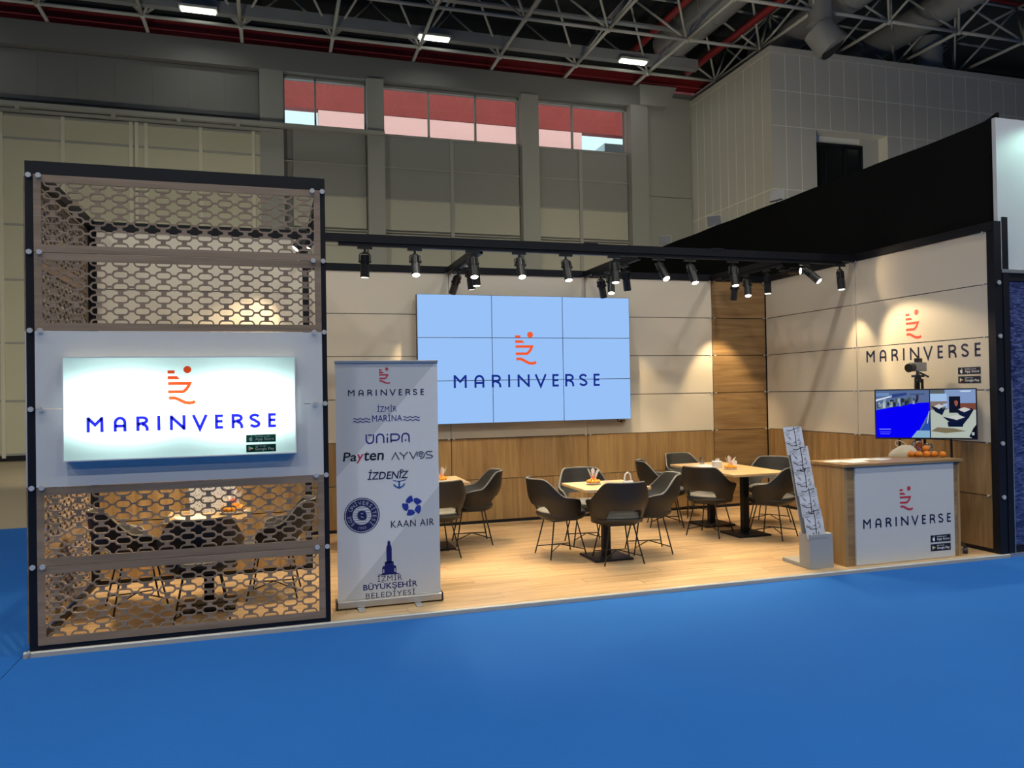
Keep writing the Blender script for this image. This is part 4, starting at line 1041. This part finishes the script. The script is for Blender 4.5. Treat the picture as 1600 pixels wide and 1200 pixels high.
# cream tote bag behind the counter fruit
tb = thing('tote_bag', 'cream cloth bag slumped at the back of the counter', 'bag', (7.86, .52, .972), -.62); tb.scale = (.66, .8, .64)
m = MB(); n = 14; lay = []
for (z, a, b) in ((0, .20, .05), (.05, .21, .06), (.11, .17, .05), (.16, .11, .03), (.19, .06, .012)):
    lay.append([(a * math.cos(2 * PI * i / n) + .06 * z / .19, b * math.sin(2 * PI * i / n) * (1 + .2 * math.sin(3 * i)), z) for i in range(n)])
vs = [p for l in lay for p in l]; m.add(vs, [(j * n + i, j * n + (i + 1) % n, (j + 1) * n + (i + 1) % n, (j + 1) * n + i) for j in range(4) for i in range(n)] + [tuple(range(n - 1, -1, -1)), tuple(range(4 * n, 5 * n))]); m.build('bag_body', M_cloth, tb, smooth=True)
MB().tube([(-.05, .0, .15), (-.10, .0, .20), (-.09, 0, .25), (-.03, 0, .26), (.04, 0, .22), (.06, 0, .17)], .008, 6).build('handle', M_cloth, tb, smooth=True)

# =================================================================== LEAFLET STAND
bs = thing('leaflet_stand', 'grey floor stand holding a leaning column of leaflets', 'leaflet stand', (6.50, .13, 0))
MB().prism([(-.105, 0), (.160, 0), (.150, .325), (-.105, .325)], 0, .16).build('base_box', M_standgrey, bs, bevel=.003)
MB().box(-.105, .09, .16, .42, 0, .035).build('foot_plate', M_standgrey, bs, bevel=.003)
MB().add([(-.105, .10, .30), (.07, .10, .30), (.07, .115, .30), (-.105, .115, .30), (-.16, .275, 1.33), (.02, .275, 1.33), (.02, .29, 1.33), (-.16, .29, 1.33)], [(0, 3, 2, 1), (4, 5, 6, 7), (0, 1, 5, 4), (1, 2, 6, 5), (2, 3, 7, 6), (3, 0, 4, 7)]).build('back_rail', M_standgrey, bs)

# =================================================================== TV ON STAND AND VIDEO CAMERA
TVP = Vector((8.09, .445, 1.411)); TW, TH_, TR = .945, .525, -R(42)
tv = thing('television', 'flat television on a stand showing two camera pictures', 'television', (TVP.x, TVP.y, 0), TR)
zc = TVP.z
MB().box(-TW / 2, TW / 2, 0, .045, zc - TH_ / 2, zc + TH_ / 2).build('cabinet', M_blackplastic, tv, bevel=.004)
MB().box(-.12, .12, .045, .085, zc - .12, zc + .12).build('wall_bracket', M_blackplastic, tv)
for x in (-.235, .235):
    MB().cyl((x, .07, zc - .05), (x * 1.12, .16, .0), .012, 8).build('stand_leg', M_blackplastic, tv, smooth=True)
MB().box(-.30, .30, .14, .22, 0, .02).build('stand_foot', M_blackplastic, tv)
for x, y in ((-.33, .10), (.33, -.08)):
    MB().cyl((x - .02, y, .03), (x + .02, y, .03), .03, 12).build('castor', M_blackplastic, tv, smooth=True); MB().box(x - .012, x + .012, y - .01, .20, .05, .07).build('castor_arm', M_blackplastic, tv)
MB().box(-.31, .31, .15, .20, .05, .07).build('stand_crossbar', M_blackplastic, tv)
# picture: two flat camera views drawn as coloured patches
sx0, sx1, sz0, sz1 = -TW / 2 + .012, TW / 2 - .012, zc - TH_ / 2 + .016, zc + TH_ / 2 - .012
pic = MB(); cols = []
def patch(poly, rgb, lay=0):
    pic.flat([(sx0 + u * (sx1 - sx0), sz0 + v * (sz1 - sz0)) for u, v in poly], -.001 - .0004 * lay); cols.append(srgb(*rgb))
rect = lambda a, b, c, d: [(a, c), (b, c), (b, d), (a, d)]
patch(rect(0, .545, 0, 1), (88, 108, 150)); patch(rect(.545, 1, 0, 1), (128, 152, 196))
patch([(0, 0), (.40, 0), (.545, .55), (.545, .74), (.40, .73), (0, .58)], (6, 0, 250), 1)
patch([(.40, 0), (.545, 0), (.545, .55), (.50, .3)], (36, 78, 168), 2)
patch([(.36, .0), (.545, 0), (.545, .15), (.42, .15)], (132, 176, 204), 3); patch([(.515, .3), (.528, .3), (.548, .56), (.540, .56)], (170, 190, 215), 3)
rn = random.Random(5)
for i in range(34):
    u = rn.random() * .42; v = .60 + .30 * u / .42 * .35 + rn.random() * .10; w_ = .012 + rn.random() * .02
    c = rn.choice(((30, 50, 60), (150, 170, 190), (70, 90, 90), (60, 40, 50), (180, 190, 200), (30, 30, 60)))
    patch(rect(u, u + w_, v, v + .05 + rn.random() * .06), c, 2)
patch([(0, .77), (.16, .86), (.17, .89), (0, .81)], (215, 225, 240), 3); patch(rect(.0, .14, .88, .95), (110, 140, 185), 2); patch([(.17, .84), (.32, .90), (.32, .95), (.17, .92)], (44, 66, 130), 2); patch(rect(.35, .5, .9, .93), (60, 86, 130), 2)
patch(rect(.545, .556, 0, 1), (28, 44, 92), 4)
patch(rect(.03, .15, .165, .185), (120, 120, 250), 3); patch(rect(.035, .15, .11, .125), (90, 90, 250), 3); patch(rect(.04, .14, .07, .085), (100, 100, 250), 3)
patch([(.556, 0), (1, 0), (1, .58), (.75, .60), (.556, .58)], (176, 186, 176), 1); patch(rect(.556, .72, .58, .76), (128, 112, 108), 1); patch(rect(.556, .72, .76, .92), (160, 190, 230), 2); patch(rect(.556, .70, .92, 1), (92, 98, 100), 2)
patch(rect(.74, .85, .52, .86), (20, 22, 40), 3); patch([(.80, .66), (.82, .66), (.83, .74), (.815, .78), (.79, .76)], (150, 84, 70), 4); patch(rect(.85, 1, .58, .72), (120, 70, 58), 2)
patch([(.86, .95), (.95, .95), (.96, .98), (.84, .98)], (196, 214, 240), 3)
for (cx_, cy_, s_) in ((.635, .63, .06), (.88, .56, .075), (.80, .40, .10)):
    patch([(cx_ - s_ * 1.25, cy_ + .04), (cx_ - s_ * .5, cy_ - .09), (cx_ + s_ * .6, cy_ - .16), (cx_ + s_ * 1.3, cy_ + .02), (cx_ + s_, cy_ + .06), (cx_, cy_ - .02)], (16, 26, 56), 3)
    patch([(cx_ - s_ * .7, cy_ + .03), (cx_ + s_ * .1, cy_ - .03), (cx_ + s_ * .95, cy_ + .03), (cx_ + s_ * .1, cy_ + .075)], (196, 198, 196), 4)
patch([(.73, .23), (.87, .23), (.88, .33), (.72, .33)], (12, 22, 52), 5); patch([(.56, .14), (.70, .10), (.90, .14), (.78, .20), (.62, .22)], (120, 108, 84), 2); patch([(.96, 0), (1, 0), (1, .28), (.97, .2), (.93, .03)], (14, 16, 30), 3); patch(rect(.955, .98, .06, .12), (170, 180, 190), 4)
patch([(.67, .60), (.72, .62), (.72, .72), (.68, .70)], (170, 190, 220), 3)
me = pic.mesh('picture', vcol_emit('television_picture', .95)); ca = me.color_attributes.new('Col', 'FLOAT_COLOR', 'CORNER')
for p, c in zip(me.polygons, cols):
    for li_ in p.loop_indices: ca.data[li_].color = (*c, 1)
po = bpy.data.objects.new('picture', me); link(po, tv)
# video camera on tripod behind the television
vc = thing('camera_tripod', 'video camera on a black tripod behind the television', 'camera tripod', (8.36, .80, 0), 0)
MB().cyl((0, 0, .75), (0, 0, 1.80), .020, 10).build('column', M_blackplastic, vc, smooth=True)
MB().box(-.028, .028, -.028, .028, 1.74, 1.80).build('leg_crown', M_blackplastic, vc, bevel=.01)
for k in range(3):
    a = R(200 + 120 * k); MB().tube([(.04 * math.cos(a), .04 * math.sin(a), 1.78), (.055 * math.cos(a), .055 * math.sin(a), 1.0), (.16 * math.cos(a), .16 * math.sin(a), 0)], .014, 8).build('leg', M_blackplastic, vc, smooth=True)
MB().box(-.045, .045, -.045, .045, 1.80, 1.825).build('head_plate', M_blackplastic, vc); MB().tube([(.0, .0, 1.81), (-.08, -.07, 1.77), (-.11, -.09, 1.755)], .007, 6).build('pan_handle', M_blackplastic, vc, smooth=True)
MB().tube([(.03, .0, 1.85), (.09, -.06, 1.80)], .010, 6).build('grip_arm', M_blackplastic, vc, smooth=True)
cm = MB(); cm.box(-.045, .045, -.075, .075, 1.86, 1.945); cm.cyl((0, 0, 1.825), (0, 0, 1.86), .02, 10)
Mx = Matrix.Translation((0, 0, 1.825)) @ Matrix.Rotation(R(-78), 4, 'Z') @ Matrix.Scale(1.15, 4) @ Matrix.Translation((0, 0, -1.825))
cm.tf(Mx).build('camera_body', mat('camera_grey', (.30, .30, .28), .4), vc, bevel=.012)
MB().cyl((0, -.075, 1.90), (0, -.14, 1.89), .036, 16, .042).tf(Mx).build('lens_barrel', M_blackplastic, vc, smooth=True)
MB().box(-.018, .018, -.03, .05, 1.945, 1.985).tf(Mx).build('viewfinder', M_blackplastic, vc, bevel=.006)

# leaflets in the leaning stand (five pockets), each with an ink drawing
LC = [(-.07, .245, 1.200), (-.04, .195, 1.015), (-.04, .145, .817), (-.03, .095, .622), (-.02, .045, .425)]; TILT = R(-14)
for i, (x, y, z) in enumerate(LC):
    pk = MB(); pk.box(-.109, .109, .004, .010, -.15, .10); pk.box(-.109, .109, -.012, .010, -.155, -.15); pk.box(-.109, .109, -.014, -.012, -.15, -.03); po_ = pk.build('pocket', M_pocket, bs, (x, y, z)); po_.rotation_euler = (TILT, 0, 0)
    t = thing('display_leaflet', ('topmost leaflet in the leaning leaflet stand', 'second leaflet from the top in the leaning stand', 'middle leaflet in the leaning leaflet stand', 'second leaflet from the bottom in the leaning stand', 'lowest leaflet in the leaning leaflet stand')[i], 'leaflet', (6.50 + x, .13 + y, z), 0, 'leaflets in the stand'); t.rotation_euler = (TILT, 0, 0)
    sh = MB().box(-.104, .104, -.004, .002, -.145, .128).build('sheet', M_leaflet, t)
    m = MB(); q = -.0052
    m.stroke([(.010, .096), (.012, .02), (.004, -.06), (.0, -.085)], .006, q); m.stroke([(-.05, .076), (-.02, .070), (.01, .082), (.055, .092)], .005, q)
    m.stroke([(-.022, -.07), (-.016, -.088), (0, -.092), (.016, -.088), (.022, -.068)], .007, q); m.stroke([(-.018, -.045), (.016, -.045)], .005, q); m.stroke([(-.015, -.02), (.014, -.018)], .004, q)
    rn = random.Random(11)
    for k in range(26):
        s = rn.choice((-1, 1)); a0, b0 = .012 * s, -.06 + rn.random() * .12; l = .012 + .035 * rn.random(); an = rn.uniform(-.3, 1.1)
        a1, b1 = a0 + s * (.008 + rn.random() * .02), b0 + rn.uniform(-.01, .02)
        m.stroke([(a1, b1), (a1 + s * l * .5 * math.cos(an), b1 + l * .5 * math.sin(an) + .004), (a1 + s * l * math.cos(an), b1 + l * math.sin(an))], .0022, q)
    m.v = [(a * 1.42, b, c * 1.30 + .003) for a, b, c in m.v]; m.build('drawing', M_ink, sh)

# =================================================================== BLACK FABRIC, NEIGHBOUR, FLOODLIGHTS
m = MB(); FX = W + .100; n = 60; vs = []
for i in range(n + 1):
    y = .02 + (9.0 - .02) * i / n
    zt = 4.415 + .06 * max(0, 1 - y / .2) + .004 * math.sin(y * 5)
    wob = .012 * math.sin(y * 7.3) + .006 * math.sin(y * 17)
    for (dx, z) in ((0, 3.36), (wob, 3.9), (0, zt), (.03, zt), (.03, 3.36)): vs.append((FX + dx, y, z))
fs = [(i * 5 + k, i * 5 + k + 1, (i + 1) * 5 + k + 1, (i + 1) * 5 + k) for i in range(n) for k in range(4)] + [(0, 1, 2, 3, 4)[::-1], tuple(n * 5 + k for k in range(5))]
m.add(vs, fs); o = m.build('fabric_backing', M_fabric, smooth=True); tag(o, 'tall black fabric backing above the right wall', 'fabric')
nb = MB(); nb.box(W + .165, 14, .04, .10, 0, 4.40)
nbr = nb.build('wall_neighbour', M_white); struct(nbr, 'front wall of the neighbouring stand at the right edge')
struct(MB().box(W + .135, W + .16, .10, 9.0, -.035, 4.25).build('wall_neighbour_side', M_white), 'inner wall of the neighbouring stand')
MB().box(W + .05, 14, -.004, .04, 2.86, 4.405).build('header_panel', M_white, nbr)
MB().box(W + .095, W + .17, -.01, .05, 0, 3.40).build('post', M_black, nbr)
MB().box(W + .17, 14, .0, .04, 2.755, 2.85).build('rail', M_black, nbr); MB().box(W + .17, 14, .0, .04, 0, .06).build('rail', M_black, nbr)
MB().box(W + .085, 14, -.012, .0, 2.835, 2.87).build('header_trim', M_alu, nbr)
MB().box(W + .17, W + .178, -.014, .0, 0, 1.75).build('edge_strip', M_alu, nbr)
# poster of rippled water
m_w, nt, b = nodes('water_poster'); L = nt.links.new; tcn = nt.nodes.new('ShaderNodeTexCoord'); mp = nt.nodes.new('ShaderNodeMapping'); mp.inputs['Scale'].default_value = (5, 1, 22); L(tcn.outputs['Object'], mp.inputs['Vector'])
nz = nt.nodes.new('ShaderNodeTexNoise'); nz.inputs['Scale'].default_value = 2.2; nz.inputs['Detail'].default_value = 5; nz.inputs['Distortion'].default_value = 1.2; L(mp.outputs[0], nz.inputs['Vector'])
cr = nt.nodes.new('ShaderNodeValToRGB'); e = cr.color_ramp.elements; e[0].position = .42; e[0].color = (.008, .014, .075, 1); e[1].position = .72; e[1].color = (.13, .17, .40, 1)
L(nz.outputs['Fac'], cr.inputs[0]); L(cr.outputs[0], b.inputs['Base Color']); b.inputs['Roughness'].default_value = .4
MB().box(W + .20, 12, .01, .035, .08, 2.75).build('water_poster', m_w, nbr)
struct(MB().box(W + .10, 14, -.02, 0.0, -.035, .004).build('trim_3', M_alu), 'aluminium edge strip of the neighbouring stand')
# floodlights clamped on the top of the fabric wall
def flood(label, loc, target, watts, col, rz=0):
    t = thing('floodlight', label, 'floodlight', loc, 0, 'floodlights on the fabric wall')
    q = (Vector(target) - Vector(loc)).normalized().to_track_quat('-Z', 'Y').to_euler()
    MB().cyl((0, 0, -.12), (0, 0, .06), .012, 8).build('stem', M_alud, t)
    h = MB().box(-.11, .11, -.085, .085, -.02, .025).build('head', M_alud, t, (0, 0, .08), bevel=.006); h.rotation_euler = q
    l = MB().box(-.095, .095, -.07, .07, -.023, -.0205).build('lamp_glass', M_lens, h)
    ld = bpy.data.lights.new('flood_light', 'SPOT'); ld.energy = watts; ld.color = col; ld.spot_size = R(92); ld.spot_blend = .5; ld.shadow_soft_size = .08
    lo = bpy.data.objects.new('flood_light', ld); link(lo, t); lo.location = Vector((0, 0, .08)) + (Vector(target) - Vector(loc)).normalized() * .05; lo.rotation_euler = q
FL = (1.0, .90, .66)
flood('floodlight on the fabric wall nearest the viewer', (FX + .02, 3.65, 4.44), (13.0, 5.2, 3.0), 120, FL)
flood('middle floodlight on the fabric wall', (FX + .02, 5.35, 4.44), (16.7, 13.5, 8.5), 1300, FL)
flood('floodlight on the fabric wall farthest from the viewer', (FX + .02, 7.05, 4.44), (15.0, 16.0, 6.5), 500, FL)
# arm lamp of the neighbouring stand (just outside the picture)
t = thing('arm_spotlight', 'arm spotlight over the neighbouring stand, outside the picture', 'spotlight', (9.42, .05, 4.40))
MB().tube([(0, 0, 0), (0, -.1, .14), (0, -.55, .16)], .012, 8).build('arm', M_alud, t, smooth=True)
MB().cyl((0, -.55, .17), (0, -.50, .02), .06, 14).build('head', M_alud, t, smooth=True)
ld = bpy.data.lights.new('arm_light', 'SPOT'); ld.energy = 32; ld.color = (.55, 1.0, .84); ld.spot_size = R(110); ld.spot_blend = .6; ld.shadow_soft_size = .05
lo = bpy.data.objects.new('arm_light', ld); link(lo, t); lo.location = (0, -.49, 0); lo.rotation_euler = (Vector((-.35, .62, -1)).to_track_quat('-Z', 'Y').to_euler())
# unseen floodlights added behind the back wall to light the far hall wall
for (x, y, z, w_, tx, tz, lab) in ((-2.0, 9.0, 3.0, 1500, -3.0, 5.0, 'added unseen floodlight behind the kiosk'), (4.5, 9.5, 3.0, 700, 5.5, 3.2, 'added unseen floodlight behind the video wall'), (10.5, 10.5, 3.2, 600, 11.5, 3.2, 'added unseen floodlight behind the oak bay')):
    t = thing('added_floodlight', lab, 'floodlight', (x, y, -.035)); MB().cyl((0, 0, .0), (0, 0, z), .03, 8).build('mast', M_alud, t); MB().lathe([(.28, 0), (.28, .02), (.03, .04)], n=16).build('base', M_alud, t)
    MB().box(-.2, .2, -.06, .06, z, z + .25).build('head', M_alud, t)
    ld = bpy.data.lights.new('flood_light', 'SPOT'); ld.energy = w_; ld.color = (1.0, .94, .74); ld.spot_size = R(130); ld.spot_blend = .7; ld.shadow_soft_size = .15
    lo = bpy.data.objects.new('flood_light', ld); link(lo, t); lo.location = (0, .1, z + .12); lo.rotation_euler = (Vector((tx - x, 20 - y, tz - z)).to_track_quat('-Z', 'Y').to_euler())
